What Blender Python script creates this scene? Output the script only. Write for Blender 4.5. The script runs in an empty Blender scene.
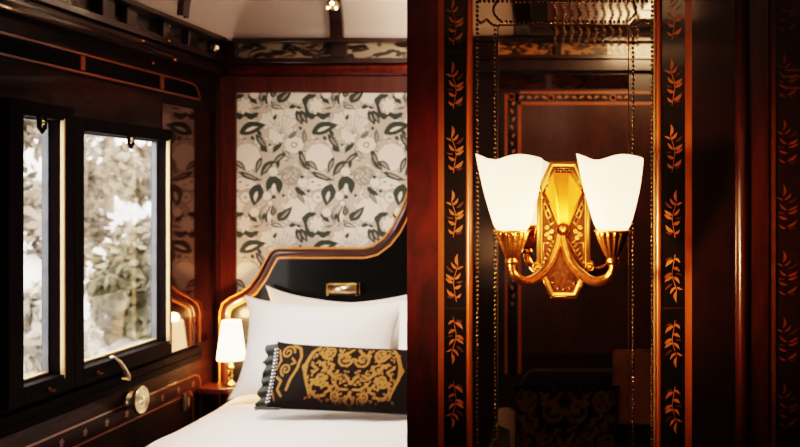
import bpy, bmesh, math, random
import numpy as np
from mathutils import Vector, Matrix, noise
from mathutils.geometry import tessellate_polygon
random.seed(7); PI = math.pi
C = bpy.context.scene.collection
EYE = 1.30                     # eye height of the photographer

def P(px, py, d):              # a point measured off the photograph, at depth d
    return Vector(((px-614)/1000*d, d, EYE-(py-195)/1000*d))

# ------------------------------------------------------------------ mesh builder
class MB:
    def __init__(s): s.v=[]; s.f=[]; s.m=[]; s.s=[]
    def add(s, vs, fs, mi=0, smooth=False):
        b=len(s.v); s.v += [tuple(v) for v in vs]
        for f in fs: s.f.append(tuple(b+i for i in f)); s.m.append(mi); s.s.append(smooth)
        return s
    def box(s, x0,x1,y0,y1,z0,z1, mi=0):
        vs=[(x,y,z) for x in (x0,x1) for y in (y0,y1) for z in (z0,z1)]
        return s.add(vs, [(0,1,3,2),(4,6,7,5),(0,4,5,1),(2,3,7,6),(0,2,6,4),(1,5,7,3)], mi)
    def sphere(s, c, r, n=8, mi=0, sc=(1,1,1)):
        c=Vector(c); m=max(3,n//2+1); vs=[c+Vector((0,0,r*sc[2]))]; fs=[]
        for j in range(1,m):
            a=PI*j/m
            for i in range(n):
                t=2*PI*i/n
                vs.append(c+Vector((r*sc[0]*math.sin(a)*math.cos(t), r*sc[1]*math.sin(a)*math.sin(t), r*sc[2]*math.cos(a))))
        vs.append(c-Vector((0,0,r*sc[2]))); L=len(vs)-1
        for i in range(n):
            k=(i+1)%n
            fs.append((0,1+i,1+k))
            for j in range(m-2):
                a=1+j*n; fs.append((a+i,a+n+i,a+n+k,a+k))
            a=1+(m-2)*n; fs.append((a+i,L,a+k))
        return s.add(vs,fs,mi,True)
    def tube(s, pts, r, n=8, mi=0, cap=True, flat=None):
        pts=[Vector(p) for p in pts]
        rs=r if isinstance(r,(list,tuple)) else [r]*len(pts)
        d0=(pts[1]-pts[0]).normalized()
        up=Vector((0,0,1)) if abs(d0.z)<.9 else Vector((1,0,0))
        u=d0.cross(up).normalized(); vs=[]; fs=[]
        for k,p in enumerate(pts):
            a=pts[max(0,k-1)]; b=pts[min(len(pts)-1,k+1)]; d=(b-a).normalized()
            u=(u-d*u.dot(d)).normalized(); w=d.cross(u)
            for i in range(n):
                t=2*PI*i/n; vs.append(p+(u*math.cos(t)+w*math.sin(t)*(flat or 1))*rs[k])
        for k in range(len(pts)-1):
            for i in range(n):
                j=(i+1)%n; fs.append((k*n+i,k*n+j,(k+1)*n+j,(k+1)*n+i))
        if cap:
            fs.append(tuple(range(n-1,-1,-1))); b=(len(pts)-1)*n; fs.append(tuple(b+i for i in range(n)))
        return s.add(vs,fs,mi,True)
    def lathe(s, prof, c=(0,0,0), n=24, mi=0, axis='z', fn=None):
        c=Vector(c); vs=[]; fs=[]
        for k,(r,z) in enumerate(prof):
            for i in range(n):
                t=2*PI*i/n; rr=r*(fn(t,k) if fn else 1)
                p=Vector((rr*math.cos(t), rr*math.sin(t), z))
                if axis=='x': p=Vector((p.z,p.x,p.y))
                if axis=='y': p=Vector((p.x,p.z,p.y))
                vs.append(c+p)
        for k in range(len(prof)-1):
            for i in range(n):
                j=(i+1)%n; fs.append((k*n+i,k*n+j,(k+1)*n+j,(k+1)*n+i))
        if prof[0][0]>1e-6: fs.append(tuple(range(n-1,-1,-1)))
        if prof[-1][0]>1e-6: b=(len(prof)-1)*n; fs.append(tuple(b+i for i in range(n)))
        return s.add(vs,fs,mi,True)
    def poly(s, pts3, mi=0):               # a flat polygon, any outline
        tr=tessellate_polygon([[Vector(p) for p in pts3]])
        return s.add(pts3, [tuple(t) for t in tr], mi)
    def prism(s, pts, y0, y1, mi=0):       # outline in (x,z), from y0 to y1
        n=len(pts); vs=[(x,y0,z) for x,z in pts]+[(x,y1,z) for x,z in pts]
        tr=[tuple(t) for t in tessellate_polygon([[Vector((x,z,0)) for x,z in pts]])]
        fs=tr+[tuple(n+i for i in reversed(t)) for t in tr]
        fs+=[(i,(i+1)%n,n+(i+1)%n,n+i) for i in range(n)]
        return s.add(vs,fs,mi)
    def grid(s, rows, mi=0, smooth=True, wrap=False):
        nv=len(rows); nu=len(rows[0]); vs=[p for r in rows for p in r]; fs=[]
        for j in range(nv-1):
            for i in range(nu if wrap else nu-1):
                k=(i+1)%nu; fs.append((j*nu+i,j*nu+k,(j+1)*nu+k,(j+1)*nu+i))
        return s.add(vs,fs,mi,smooth)
    def build(s, name, mats, parent=None, bevel=0, seg=2, cols=None, weld=False, recalc=True):
        me=bpy.data.meshes.new(name); off=wloc(parent)
        me.from_pydata([(v[0]-off.x,v[1]-off.y,v[2]-off.z) for v in s.v],[],s.f)
        mats=mats if isinstance(mats,(list,tuple)) else [mats]
        for m in mats: me.materials.append(m)
        me.polygons.foreach_set('material_index',s.m); me.polygons.foreach_set('use_smooth',s.s)
        if cols is not None:
            a=me.color_attributes.new('Col','FLOAT_COLOR','POINT')
            a.data.foreach_set('color',np.concatenate([cols,np.ones((len(cols),1))],1).astype(np.float32).ravel())
        if recalc:
            bm=bmesh.new(); bm.from_mesh(me)
            if weld: bmesh.ops.remove_doubles(bm,verts=bm.verts,dist=1e-5)
            bmesh.ops.recalc_face_normals(bm,faces=bm.faces); bm.to_mesh(me); bm.free()
        me.update()
        o=bpy.data.objects.new(name,me); C.objects.link(o)
        if parent: o.parent=parent
        if bevel:
            b=o.modifiers.new('soft_edge','BEVEL'); b.width=bevel; b.segments=seg; b.limit_method='ANGLE'; b.angle_limit=math.radians(35)
        return o

WL={}
def wloc(o):
    v=Vector((0,0,0))
    while o is not None: v=v+o.location; o=o.parent
    return v
def tag(o,label,cat,group=None,kind=None):
    o['label']=label; o['category']=cat
    if group: o['group']=group
    if kind: o['kind']=kind
    return o
def thing(name,label,cat,loc,group=None):
    o=bpy.data.objects.new(name,None); o.empty_display_size=.05; C.objects.link(o); o.location=loc
    return tag(o,label,cat,group)
def struct(o,label=None,cat=None):
    o['kind']='structure'
    if label: o['label']=label
    if cat: o['category']=cat
    return o
def sroot(name,loc,label=None,cat=None):
    o=bpy.data.objects.new(name,None); o.empty_display_size=.05; C.objects.link(o); o.location=loc
    return struct(o,label,cat)
def copy_tree(o,parent=None):
    c=o.copy(); C.objects.link(c)
    if parent: c.parent=parent
    for ch in [x for x in bpy.data.objects if x.parent==o]: copy_tree(ch,c)
    return c

# ------------------------------------------------------------------ materials
def newmat(name):
    m=bpy.data.materials.new(name); m.use_nodes=True
    return m, m.node_tree, m.node_tree.nodes['Principled BSDF']
def N(nt,t,**k):
    n=nt.nodes.new(t)
    for a,b in k.items(): setattr(n,a,b)
    return n
def plain(name,col,rough=.5,metal=0,coat=0,spec=.5,bump=0,bscale=60,var=0,sheen=0,emit=None,es=0):
    m,nt,b=newmat(name); L=nt.links
    b.inputs['Base Color'].default_value=(*col,1); b.inputs['Roughness'].default_value=rough; b.inputs['Metallic'].default_value=metal
    b.inputs['Coat Weight'].default_value=coat; b.inputs['Coat Roughness'].default_value=.06; b.inputs['Specular IOR Level'].default_value=spec
    b.inputs['Sheen Weight'].default_value=sheen
    if emit: b.inputs['Emission Color'].default_value=(*emit,1); b.inputs['Emission Strength'].default_value=es
    tc=N(nt,'ShaderNodeTexCoord'); no=N(nt,'ShaderNodeTexNoise'); no.inputs['Scale'].default_value=bscale; no.inputs['Detail'].default_value=5
    L.new(tc.outputs['Object'],no.inputs['Vector'])
    r=N(nt,'ShaderNodeValToRGB'); k=var
    r.color_ramp.elements[0].position=.3; r.color_ramp.elements[1].position=.7
    r.color_ramp.elements[0].color=(*[c*(1-k) for c in col],1); r.color_ramp.elements[1].color=(*[min(1,c*(1+k)) for c in col],1)
    L.new(no.outputs['Fac'],r.inputs['Fac']); L.new(r.outputs['Color'],b.inputs['Base Color'])
    if bump:
        bu=N(nt,'ShaderNodeBump'); bu.inputs['Strength'].default_value=bump; bu.inputs['Distance'].default_value=.004
        L.new(no.outputs['Fac'],bu.inputs['Height']); L.new(bu.outputs['Normal'],b.inputs['Normal'])
    return m
def wood(name,dark,light,scale=(3,3,14),rough=.3,coat=1.0,coat_r=.06,fig=6.0,rot=(0,0,0),spec=.5):
    """varnished veneer: streaky grain plus broad flame figure"""
    m,nt,b=newmat(name); L=nt.links
    tc=N(nt,'ShaderNodeTexCoord'); mp=N(nt,'ShaderNodeMapping'); mp.inputs['Scale'].default_value=scale; mp.inputs['Rotation'].default_value=rot
    L.new(tc.outputs['Object'],mp.inputs['Vector'])
    n1=N(nt,'ShaderNodeTexNoise'); n1.inputs['Scale'].default_value=1.2; n1.inputs['Detail'].default_value=6; n1.inputs['Distortion'].default_value=.8
    n2=N(nt,'ShaderNodeTexNoise'); n2.inputs['Scale'].default_value=fig; n2.inputs['Detail'].default_value=4; n2.inputs['Distortion'].default_value=2.0
    L.new(mp.outputs['Vector'],n1.inputs['Vector']); L.new(mp.outputs['Vector'],n2.inputs['Vector'])
    mx=N(nt,'ShaderNodeMath',operation='MULTIPLY_ADD'); mx.inputs[1].default_value=.5
    hl=N(nt,'ShaderNodeMath',operation='MULTIPLY'); hl.inputs[1].default_value=.5
    L.new(n1.outputs['Fac'],hl.inputs[0]); L.new(n2.outputs['Fac'],mx.inputs[0]); L.new(hl.outputs[0],mx.inputs[2])
    r=N(nt,'ShaderNodeValToRGB'); e=r.color_ramp.elements
    e[0].position=.36; e[0].color=(*dark,1); e[1].position=.66; e[1].color=(*light,1)
    L.new(mx.outputs[0],r.inputs['Fac']); L.new(r.outputs['Color'],b.inputs['Base Color'])
    b.inputs['Roughness'].default_value=rough; b.inputs['Coat Weight'].default_value=coat; b.inputs['Coat Roughness'].default_value=coat_r
    b.inputs['Specular IOR Level'].default_value=spec
    return m
def attr_mat(name,rough=.7,sheen=0,coat=0,bump=0,spec=.12):
    m,nt,b=newmat(name); a=N(nt,'ShaderNodeAttribute',attribute_name='Col'); nt.links.new(a.outputs['Color'],b.inputs['Base Color'])
    b.inputs['Roughness'].default_value=rough; b.inputs['Sheen Weight'].default_value=sheen; b.inputs['Coat Weight'].default_value=coat; b.inputs['Specular IOR Level'].default_value=spec
    return m

M={}
M['mahogany']=wood('mahogany_varnish',(.038,.004,.004),(.19,.013,.012),scale=(4,4,1.6),fig=5,rot=(0,.7,0),coat_r=.12)
M['mahogany_dark']=wood('mahogany_dark_varnish',(.012,.004,.003),(.035,.010,.006),scale=(10,10,1.2),coat_r=.12)
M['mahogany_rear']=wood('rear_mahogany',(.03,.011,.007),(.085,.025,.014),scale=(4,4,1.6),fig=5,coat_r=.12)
M['gilt_rod']=plain('worn_gilt_rod',(.82,.44,.15),.45,.85,var=.15,bscale=40)
M['gilt_kite']=plain('polished_amber_gilt',(.78,.28,.045),.33,1,var=.12,bscale=25)
M['red_wood']=wood('red_wood_varnish',(.06,.008,.004),(.20,.035,.014),scale=(14,14,1.0),fig=4,coat_r=.15)
M['back_wood']=wood('reddish_cabin_wood',(.055,.012,.007),(.12,.027,.013),scale=(16,16,1.3),fig=3,coat_r=.1)
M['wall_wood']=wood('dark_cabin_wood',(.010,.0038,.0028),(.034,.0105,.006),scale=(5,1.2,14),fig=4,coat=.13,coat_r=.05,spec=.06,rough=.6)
M['frame_wood']=wood('window_frame_wood',(.008,.005,.005),(.005,.0022,.002),scale=(8,8,2),rough=.75,coat=0,coat_r=.2,spec=.04)
M['ebony']=plain('black_lacquer',(.008,.006,.006),.25,coat=1,var=.3)
M['satin']=wood('orange_satinwood',(.30,.075,.012),(.47,.135,.022),scale=(60,60,6),rough=.35,coat=.6,coat_r=.15)
M['satin_round']=wood('polished_satinwood_moulding',(.30,.075,.012),(.47,.135,.022),scale=(60,60,6),rough=.3,coat=1,coat_r=.12)
M['lacquer']=plain('satin_black_lacquer',(.006,.006,.006),.3,coat=.15,spec=.2,var=.3)
M['door_wood']=wood('dark_red_door_varnish',(.028,.006,.004),(.125,.022,.011),scale=(14,14,1.0),fig=4,coat_r=.2)
M['band_wood']=wood('dark_headboard_band',(.025,.008,.005),(.065,.018,.010),scale=(14,14,1),coat_r=.08)
M['inlay']=wood('leaf_inlay_wood',(.36,.115,.032),(.56,.20,.06),scale=(40,40,30),rough=.4,coat=.6,coat_r=.15)
M['ghost']=plain('brown_inlay_wood',(.10,.028,.012),.35,coat=.6,var=.3)
M['copper_line']=wood('copper_inlay_line',(.12,.03,.010),(.21,.06,.018),scale=(20,20,20),rough=.4,coat=.6)
M['orange_line']=wood('orange_inlay_line',(.55,.20,.05),(.75,.32,.09),scale=(20,20,20),rough=.4,coat=.5)
M['brass']=plain('polished_brass',(.78,.55,.26),.22,1,var=.12,bscale=30)
M['brass_pale']=plain('pale_brass',(.80,.68,.46),.30,1,var=.15,bscale=20)
M['gilt']=plain('antique_gilt_bronze',(.66,.295,.09),.27,.95,var=.25,bscale=90,bump=.25)
M['gilt_dark']=plain('shade_dark_bronze',(.085,.028,.005),.5,.7,var=.4,bscale=140,bump=.5)  # very dark base puts recess shade behind the plate's raised relief
M['gilt_bright']=plain('burnished_gilt',(.90,.52,.20),.3,.92,var=.15,bscale=25)
M['gold_cream']=plain('gilded_ivory_edge',(.66,.42,.20),.4,.6,var=.1)
M['edge_bronze']=plain('dark_bronze_edge',(.16,.10,.055),.3,1,var=.3)
M['bead']=plain('dark_metal_beads',(.20,.15,.10),.2,1,var=.5,bscale=150)
M['bead_bronze']=plain('bronze_glass_beads',(.20,.12,.06),.25,.9,var=.5,bscale=80)
M['mirror']=plain('mirror_silvering',(.74,.70,.66),.012,1)
M['cream']=plain('ceiling_cream_paint',(.46,.365,.31),.6,var=.05,bscale=4)
M['white']=plain('white_cotton',(.86,.84,.82),.85,var=.03,bscale=90,bump=.12,sheen=.2)
M['spread']=plain('white_woven_bedspread',(.85,.83,.81),.9,var=.06,bscale=160,bump=.35,sheen=.2)
M['fringe']=plain('dark_green_silk_fringe',(.022,.028,.028),.6,var=.5,bscale=120,bump=.6,sheen=.4)
M['white_bead']=plain('white_glass_beads',(.85,.85,.84),.2,var=.05)
M['steel']=plain('grey_aluminium',(.10,.105,.12),.5,.3,var=.2,bscale=25)
M['steel_dark']=plain('worn_metal',(.60,.46,.36),.4,.8,var=.3,bscale=40)
M['carpet']=plain('dark_red_carpet',(.05,.012,.010),.95,var=.4,bscale=120,bump=.5,sheen=.2)
M['velvet']=plain('dark_green_velvet',(.012,.016,.013),.85,var=.3,bscale=40,sheen=.3)
M['tan']=plain('tan_leather',(.34,.14,.06),.5,var=.2,bscale=20)
M['snow']=plain('fresh_snow',(.74,.71,.67),.8,var=.2,bscale=3,bump=.4)
M['bark']=plain('grey_brown_bark',(.20,.15,.11),.9,var=.3,bscale=20)
def leaf_mat(name,a,b_):
    m,nt,b=newmat(name); g=N(nt,'ShaderNodeTexNoise'); g.inputs['Scale'].default_value=2.2
    r=N(nt,'ShaderNodeValToRGB'); r.color_ramp.elements[0].position=.35; r.color_ramp.elements[0].color=(*a,1); r.color_ramp.elements[1].position=.65; r.color_ramp.elements[1].color=(*b_,1)
    tc=N(nt,'ShaderNodeTexCoord'); nt.links.new(tc.outputs['Object'],g.inputs['Vector']); nt.links.new(g.outputs['Fac'],r.inputs['Fac']); nt.links.new(r.outputs['Color'],b.inputs['Base Color'])
    b.inputs['Roughness'].default_value=.9; b.inputs['Specular IOR Level'].default_value=.1
    return m
M['leaf_tan']=leaf_mat('tan_winter_foliage',(.15,.115,.08),(.36,.295,.23))
M['leaf_olive']=leaf_mat('olive_foliage',(.10,.09,.05),(.32,.27,.19))
M['leaf_pale']=leaf_mat('frosted_foliage',(.28,.24,.19),(.55,.49,.42))
# frieze panels: mirror glass, its reflections drawn into the colour as dark shapes
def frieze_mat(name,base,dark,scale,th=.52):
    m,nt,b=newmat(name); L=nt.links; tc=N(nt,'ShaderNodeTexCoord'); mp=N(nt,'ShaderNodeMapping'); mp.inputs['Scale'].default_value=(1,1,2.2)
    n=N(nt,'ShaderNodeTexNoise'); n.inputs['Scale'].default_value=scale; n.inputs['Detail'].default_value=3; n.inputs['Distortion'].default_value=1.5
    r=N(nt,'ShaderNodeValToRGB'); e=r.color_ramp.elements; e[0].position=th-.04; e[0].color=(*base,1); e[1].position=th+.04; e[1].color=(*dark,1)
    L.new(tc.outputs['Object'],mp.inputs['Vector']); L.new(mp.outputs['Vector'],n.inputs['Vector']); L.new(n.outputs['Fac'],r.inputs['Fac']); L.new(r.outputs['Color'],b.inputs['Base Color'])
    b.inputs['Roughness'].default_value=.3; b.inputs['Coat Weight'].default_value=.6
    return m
M['frieze']=frieze_mat('mirrored_frieze',(.36,.27,.18),(.03,.018,.012),11,.50)
M['frieze_gold']=frieze_mat('gilt_floral_frieze',(.50,.24,.07),(.035,.014,.008),16,.52)
M['frieze_shaded']=frieze_mat('shaded_frieze',(.13,.095,.06),(.02,.012,.008),11,.50)  # dim light over the windows put into a darker copy of the frieze
M['veneer']=frieze_mat('figured_gloss_veneer',(.028,.009,.006),(.010,.004,.003),13,.54)
vb=M['veneer'].node_tree.nodes['Principled BSDF']; vb.inputs['Coat Weight'].default_value=0; vb.inputs['Specular IOR Level'].default_value=.85; vb.inputs['Specular Tint'].default_value=(1,.42,.22,1); vb.inputs['Roughness'].default_value=.07
def pane_mat():
    m=bpy.data.materials.new('window_glass'); m.use_nodes=True; nt=m.node_tree; nt.nodes.clear()
    o=N(nt,'ShaderNodeOutputMaterial'); mx=N(nt,'ShaderNodeMixShader'); t=N(nt,'ShaderNodeBsdfTransparent'); g=N(nt,'ShaderNodeBsdfGlossy'); g.inputs['Roughness'].default_value=.02
    f=N(nt,'ShaderNodeFresnel'); f.inputs['IOR'].default_value=1.45; ml=N(nt,'ShaderNodeMath',operation='MULTIPLY'); ml.inputs[1].default_value=.35
    nt.links.new(f.outputs[0],ml.inputs[0]); nt.links.new(ml.outputs[0],mx.inputs[0]); nt.links.new(t.outputs[0],mx.inputs[1]); nt.links.new(g.outputs[0],mx.inputs[2]); nt.links.new(mx.outputs[0],o.inputs[0])
    return m
M['pane']=pane_mat()
def shade_mat(name,tcol,ecol,es):
    m=bpy.data.materials.new(name); m.use_nodes=True; nt=m.node_tree; nt.nodes.clear(); L=nt.links
    o=N(nt,'ShaderNodeOutputMaterial'); a=N(nt,'ShaderNodeAddShader'); e=N(nt,'ShaderNodeEmission'); e.inputs[0].default_value=(*ecol,1); e.inputs[1].default_value=es
    mx=N(nt,'ShaderNodeMixShader'); mx.inputs[0].default_value=.65; d=N(nt,'ShaderNodeBsdfDiffuse'); t=N(nt,'ShaderNodeBsdfTranslucent')
    no=N(nt,'ShaderNodeTexNoise'); no.inputs['Scale'].default_value=30; tc=N(nt,'ShaderNodeTexCoord'); L.new(tc.outputs['Object'],no.inputs['Vector'])
    r=N(nt,'ShaderNodeValToRGB'); r.color_ramp.elements[0].color=(*[c*.92 for c in tcol],1); r.color_ramp.elements[1].color=(*tcol,1)
    L.new(no.outputs['Fac'],r.inputs['Fac']); L.new(r.outputs['Color'],d.inputs[0]); L.new(r.outputs['Color'],t.inputs[0])
    L.new(d.outputs[0],mx.inputs[1]); L.new(t.outputs[0],mx.inputs[2]); L.new(mx.outputs[0],a.inputs[0]); L.new(e.outputs[0],a.inputs[1]); L.new(a.outputs[0],o.inputs[0])
    return m
M['sconce_glass']=shade_mat('lit_frosted_glass',(.85,.71,.52),(1,.80,.56),1.1)
M['lamp_cloth']=shade_mat('lit_pleated_cloth',(1,.92,.80),(1,.82,.60),1.6)
M['bulb']=plain('lit_bulb',(1,.9,.7),.4,emit=(1,.75,.42),es=14)

# ------------------------------------------------------------------ drawing of patterns into a colour array
class Ras:
    def __init__(s,w,h,sc,bg,wrap=True):
        s.w,s.h,s.sc=w,h,sc; s.nx,s.ny=int(round(w*sc)),int(round(h*sc)); s.a=np.tile(np.array(bg,float),(s.ny,s.nx,1)); s.wrap=wrap
    def _paint(s,pts,pad,fn,col):
        pts=np.array(pts,float); lo=pts.min(0)-pad; hi=pts.max(0)+pad
        x0,x1=int(math.floor(lo[0]*s.sc)),int(math.ceil(hi[0]*s.sc)); y0,y1=int(math.floor(lo[1]*s.sc)),int(math.ceil(hi[1]*s.sc))
        if x1<=x0 or y1<=y0: return
        X,Y=np.meshgrid((np.arange(x0,x1)+.5)/s.sc,(np.arange(y0,y1)+.5)/s.sc)
        k=np.clip(fn(X,Y),0,1)
        for j in range(k.shape[0]):
            yy=y0+j
            if s.wrap: yy%=s.ny
            elif not 0<=yy<s.ny: continue
            xs=np.arange(x0,x1)
            if s.wrap: ok=np.ones(len(xs),bool); xi=xs%s.nx
            else: ok=(xs>=0)&(xs<s.nx); xi=xs[ok]
            kk=k[j][ok][:,None]; s.a[yy,xi]=s.a[yy,xi]*(1-kk)+np.array(col)*kk
    def line(s,pts,w,col):
        pts=[np.array(p,float) for p in pts]; ws=w if isinstance(w,(list,tuple)) else [w]*len(pts)
        def fn(X,Y):
            best=np.full(X.shape,9e9)
            for i in range(len(pts)-1):
                a,b=pts[i],pts[i+1]; d=b-a; l=max(1e-9,d@d); t=np.clip(((X-a[0])*d[0]+(Y-a[1])*d[1])/l,0,1)
                q=np.hypot(X-a[0]-t*d[0],Y-a[1]-t*d[1])-(ws[i]*(1-t)+ws[i+1]*t)/2; best=np.minimum(best,q)
            return .5-best*s.sc
        s._paint(pts,max(ws)+1,fn,col)
    def poly(s,pts,col):
        pts=[tuple(map(float,p)) for p in pts]
        def fn(X,Y):
            k=0
            for ox in (-.25,.25):
                for oy in (-.25,.25):
                    x=X+ox/s.sc; y=Y+oy/s.sc; c=np.zeros(X.shape,bool); j=len(pts)-1
                    for i in range(len(pts)):
                        xi,yi=pts[i]; xj,yj=pts[j]
                        if yi!=yj: c^=((yi>y)!=(yj>y))&(x<(xj-xi)*(y-yi)/(yj-yi)+xi)
                        j=i
                    k=k+c*.25
            return k
        s._paint(pts,1,fn,col)
    def disc(s,c,r,col,ry=None,wob=0,nw=7,ph=0):
        ry=ry or r
        s.poly([(c[0]+r*(1+wob*math.cos(nw*t+ph))*math.cos(t),c[1]+ry*(1+wob*math.cos(nw*t+ph))*math.sin(t)) for t in [2*PI*i/48 for i in range(48)]],col)
    def leaf(s,p,q,w,col,bend=0,inner=None,iw=.5,edge=None):
        def shape(k,t0=0,t1=1):
            P0,P1=np.array(p,float),np.array(q,float); d=P1-P0; n=np.array((-d[1],d[0])); mid=(P0+P1)/2+n*bend; A=[];B=[]
            for i in range(15):
                t=t0+(t1-t0)*i/14; c=(1-t)**2*P0+2*t*(1-t)*mid+t*t*P1; u=n/np.hypot(*n); hw=k*w/2*math.sin(PI*(i/14)**.8)
                A.append(c+u*hw); B.append(c-u*hw)
            return A+B[::-1]
        if edge: s.line([*shape(1.15),shape(1.15)[0]],1.0,edge)
        s.poly(shape(1),col)
        if inner is not None: s.poly(shape(iw,.14,.86),inner)
def spiral(c,r0,r1,a0,turns,n=26):
    return [(c[0]+(r0+(r1-r0)*i/n)*math.cos(a0+2*PI*turns*i/n), c[1]+(r0+(r1-r0)*i/n)*math.sin(a0+2*PI*turns*i/n)) for i in range(n+1)]
def leaf2(p,q,w,bend,n=7):
    d=(q[0]-p[0],q[1]-p[1]); nx,ny=-d[1],d[0]; ln=math.hypot(nx,ny); mx=((p[0]+q[0])/2+nx*bend,(p[1]+q[1])/2+ny*bend); A=[];B=[]
    for i in range(n+1):
        t=i/n; cx=(1-t)**2*p[0]+2*t*(1-t)*mx[0]+t*t*q[0]; cy=(1-t)**2*p[1]+2*t*(1-t)*mx[1]+t*t*q[1]
        hw=w/2*math.sin(PI*min(1,max(0,t**.75))) if 0<i<n else 0
        A.append((cx+nx/ln*hw,cy+ny/ln*hw)); B.append((cx-nx/ln*hw,cy-ny/ln*hw))
    return A+B[-2:0:-1]

SCONCE_W,LAMP_W,SKY,DAY_W,TOP_FILL_W,COVE_W,REAR_W,FRONT_W,FILL_W,EXPO=4.0,5,7.0,14,11.5,6,18,1.0,1.2,0.3
# ================================================================== ROOM SHELL
XL,XR,YB,YR,YP=-1.67,1.00,4.196,-1.70,1.67     # window wall, corridor wall, bed-head wall, rear wall, mirror partition
struct(MB().box(XL-.05,XR+.05,YR-.05,YB+.05,-.06,0).build('floor',M['carpet']))
def rect_wall(mb,u0,u1,z0,z1,holes,fn):        # wall made of boxes round its openings
    us=sorted({u0,u1,*[h[0] for h in holes],*[h[1] for h in holes]})
    for a,b in zip(us,us[1:]):
        hs=[h for h in holes if h[0]<=a+1e-6 and h[1]>=b-1e-6]
        z=z0
        for h in sorted(hs,key=lambda q:q[2]): fn(mb,a,b,z,h[2]); z=h[3]
        fn(mb,a,b,z,z1)
W2=(3.064,3.654,.7676,1.4965); W1=(2.750,2.955,.770,1.520)
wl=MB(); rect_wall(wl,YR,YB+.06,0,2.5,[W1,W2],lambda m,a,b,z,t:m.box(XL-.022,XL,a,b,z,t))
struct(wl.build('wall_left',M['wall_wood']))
struct(MB().box(XL,XR,YB,YB+.06,0,2.5).build('wall_back',M['back_wood']))
struct(MB().box(XR,XR+.06,YR,YB+.06,0,2.5).build('wall_right',M['mahogany_dark']))
struct(MB().box(XL-.06,XR+.06,YR-.06,YR,0,2.5).build('wall_rear',M['mahogany_dark']))
# coved ceiling
EX,EYb,EYr=-1.575,4.13,-1.65
def hh(t): t=min(max(t/.65,0),1); return .42*math.sqrt(max(0,1-(1-t)**2))
def cz(x,y): return min(1.948+hh(x-EX),1.948+hh(EYb-y),2.10+hh(y-EYr),1.95+hh(XR-.06-x))
fine=[0,.004,.012,.025,.045,.07,.1,.14,.19,.25,.32,.4,.5,.6,.66]
xs=[XL]+[EX+t for t in fine]+[-.6,-.3,0]+[XR-.06-t for t in reversed(fine)]+[XR]
ys=[YR]+[EYr+t for t in fine]+[0,.6,1.2,1.9,2.5,3.1]+[EYb-t for t in reversed(fine)]+[YB]
struct(MB().grid([[(x,y,cz(x,y)) for x in xs] for y in ys]).build('ceiling',M['cream']))
# ribs of dark wood that follow the cove
tn=[0]
def trim(mb,mat,parent=None,bevel=.003):
    tn[0]+=1; o=mb.build('trim_%d'%tn[0],mat,parent,bevel); return struct(o)
def rib(pts,wv,th=.022):                       # box section swept along pts; wv = half width vector
    mb=MB(); rows=[]
    for k,p in enumerate(pts):
        p=Vector(p); a=Vector(pts[max(0,k-1)]); b=Vector(pts[min(len(pts)-1,k+1)]); d=(b-a).normalized(); n=d.cross(Vector(wv)).normalized()
        if n.z>0: n=-n
        w=Vector(wv); rows.append([p-w-n*.01,p+w-n*.01,p+w+n*th,p-w+n*th])
    return mb.grid(rows,smooth=False,wrap=True)
tt=fine[:-1]
backrib=trim(rib([(-1.140,EYb-t,1.948+hh(t)) for t in tt],(.027,0,0)),M['mahogany_dark'])
trim(rib([(-.45,EYb-t,1.948+hh(t)) for t in tt],(.027,0,0)),M['mahogany_dark'])
for y in (3.63,3.02,2.3): trim(rib([(EX+t,y,1.948+hh(t)) for t in tt],(0,.027,0)),M['mahogany_dark'])
for x in (-.45,): trim(rib([(x,EYr+t,2.10+hh(t)) for t in tt],(.04,0,0)),M['mahogany_dark'])
# frieze: dark rails with recessed panels
def frieze(axis,segs,lo,hi,z0,z1,base,mat,rail):
    mb=MB()
    def bx(a,b,za,zb,t0,t1):
        if axis=='x': mb.box(a,b,base-t1,base-t0,za,zb)       # on the back wall, facing -y
        elif axis=='r': mb.box(a,b,base+t0,base+t1,za,zb)     # on the rear wall, facing +y
        else: mb.box(base+t0,base+t1,a,b,za,zb)               # on the window wall, facing +x
    bx(lo,hi,z1,z1+.018,0,.075); bx(lo,hi,z0-.022,z0,0,.055)
    cur=lo
    for a,b in segs: bx(cur,a,z0,z1,0,.05); cur=b
    bx(cur,hi,z0,z1,0,.05)
    o=trim(mb,rail)
    for a,b in segs:
        mb=MB(); bx(a,b,z0,z1,0,.02); p=mb.build('frieze_panel',mat,o)
    return o
frieze('x',[(-1.568,-1.175),(-1.11,-.72),(-.66,-.25),(-.19,.3)],EX+.001,XR,1.868,1.930,YB,M['frieze'],M['mahogany_dark'])
frieze('l',[(1.75,2.25),(2.36,2.92),(2.98,3.169),(3.249,3.327),(3.394,3.60),(3.66,3.813),(3.90,4.06)],1.3,EYb,1.868,1.930,XL,M['frieze_shaded'],M['mahogany_dark'])
frieze('r',[(-.60,-.30),(-.26,.10),(.14,.6)],XL,XR,2.0,2.065,YR,M['frieze_gold'],M['mahogany_dark'])
# cornice rounds under the frieze
trim(MB().tube([(-1.60,YB-.03,1.823),(XR,YB-.03,1.823)],.024,16),M['red_wood'],bevel=0)
trim(MB().tube([(XL+.03,1.3,1.823),(XL+.03,YB-.03,1.823)],.026,16),M['mahogany_dark'],bevel=0)
trim(MB().box(XL,XR,YR,YR+.05,1.92,1.975),M['mahogany_dark'])
# rails and stile round the wallpaper
trim(MB().box(-1.645,XR,YB-.022,YB,1.728,1.80).box(-1.645,-1.578,YB-.022,YB,.3,1.728),M['back_wood'])
struct(MB().box(-1.655,-.345,YB-.02,YB,0,.10).build('baseboard_back',M['mahogany_dark'],bevel=.003))
struct(MB().box(XL,XL+.02,YR,YB-.02,0,.10).build('baseboard_left',M['mahogany_dark'],bevel=.003))

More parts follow.
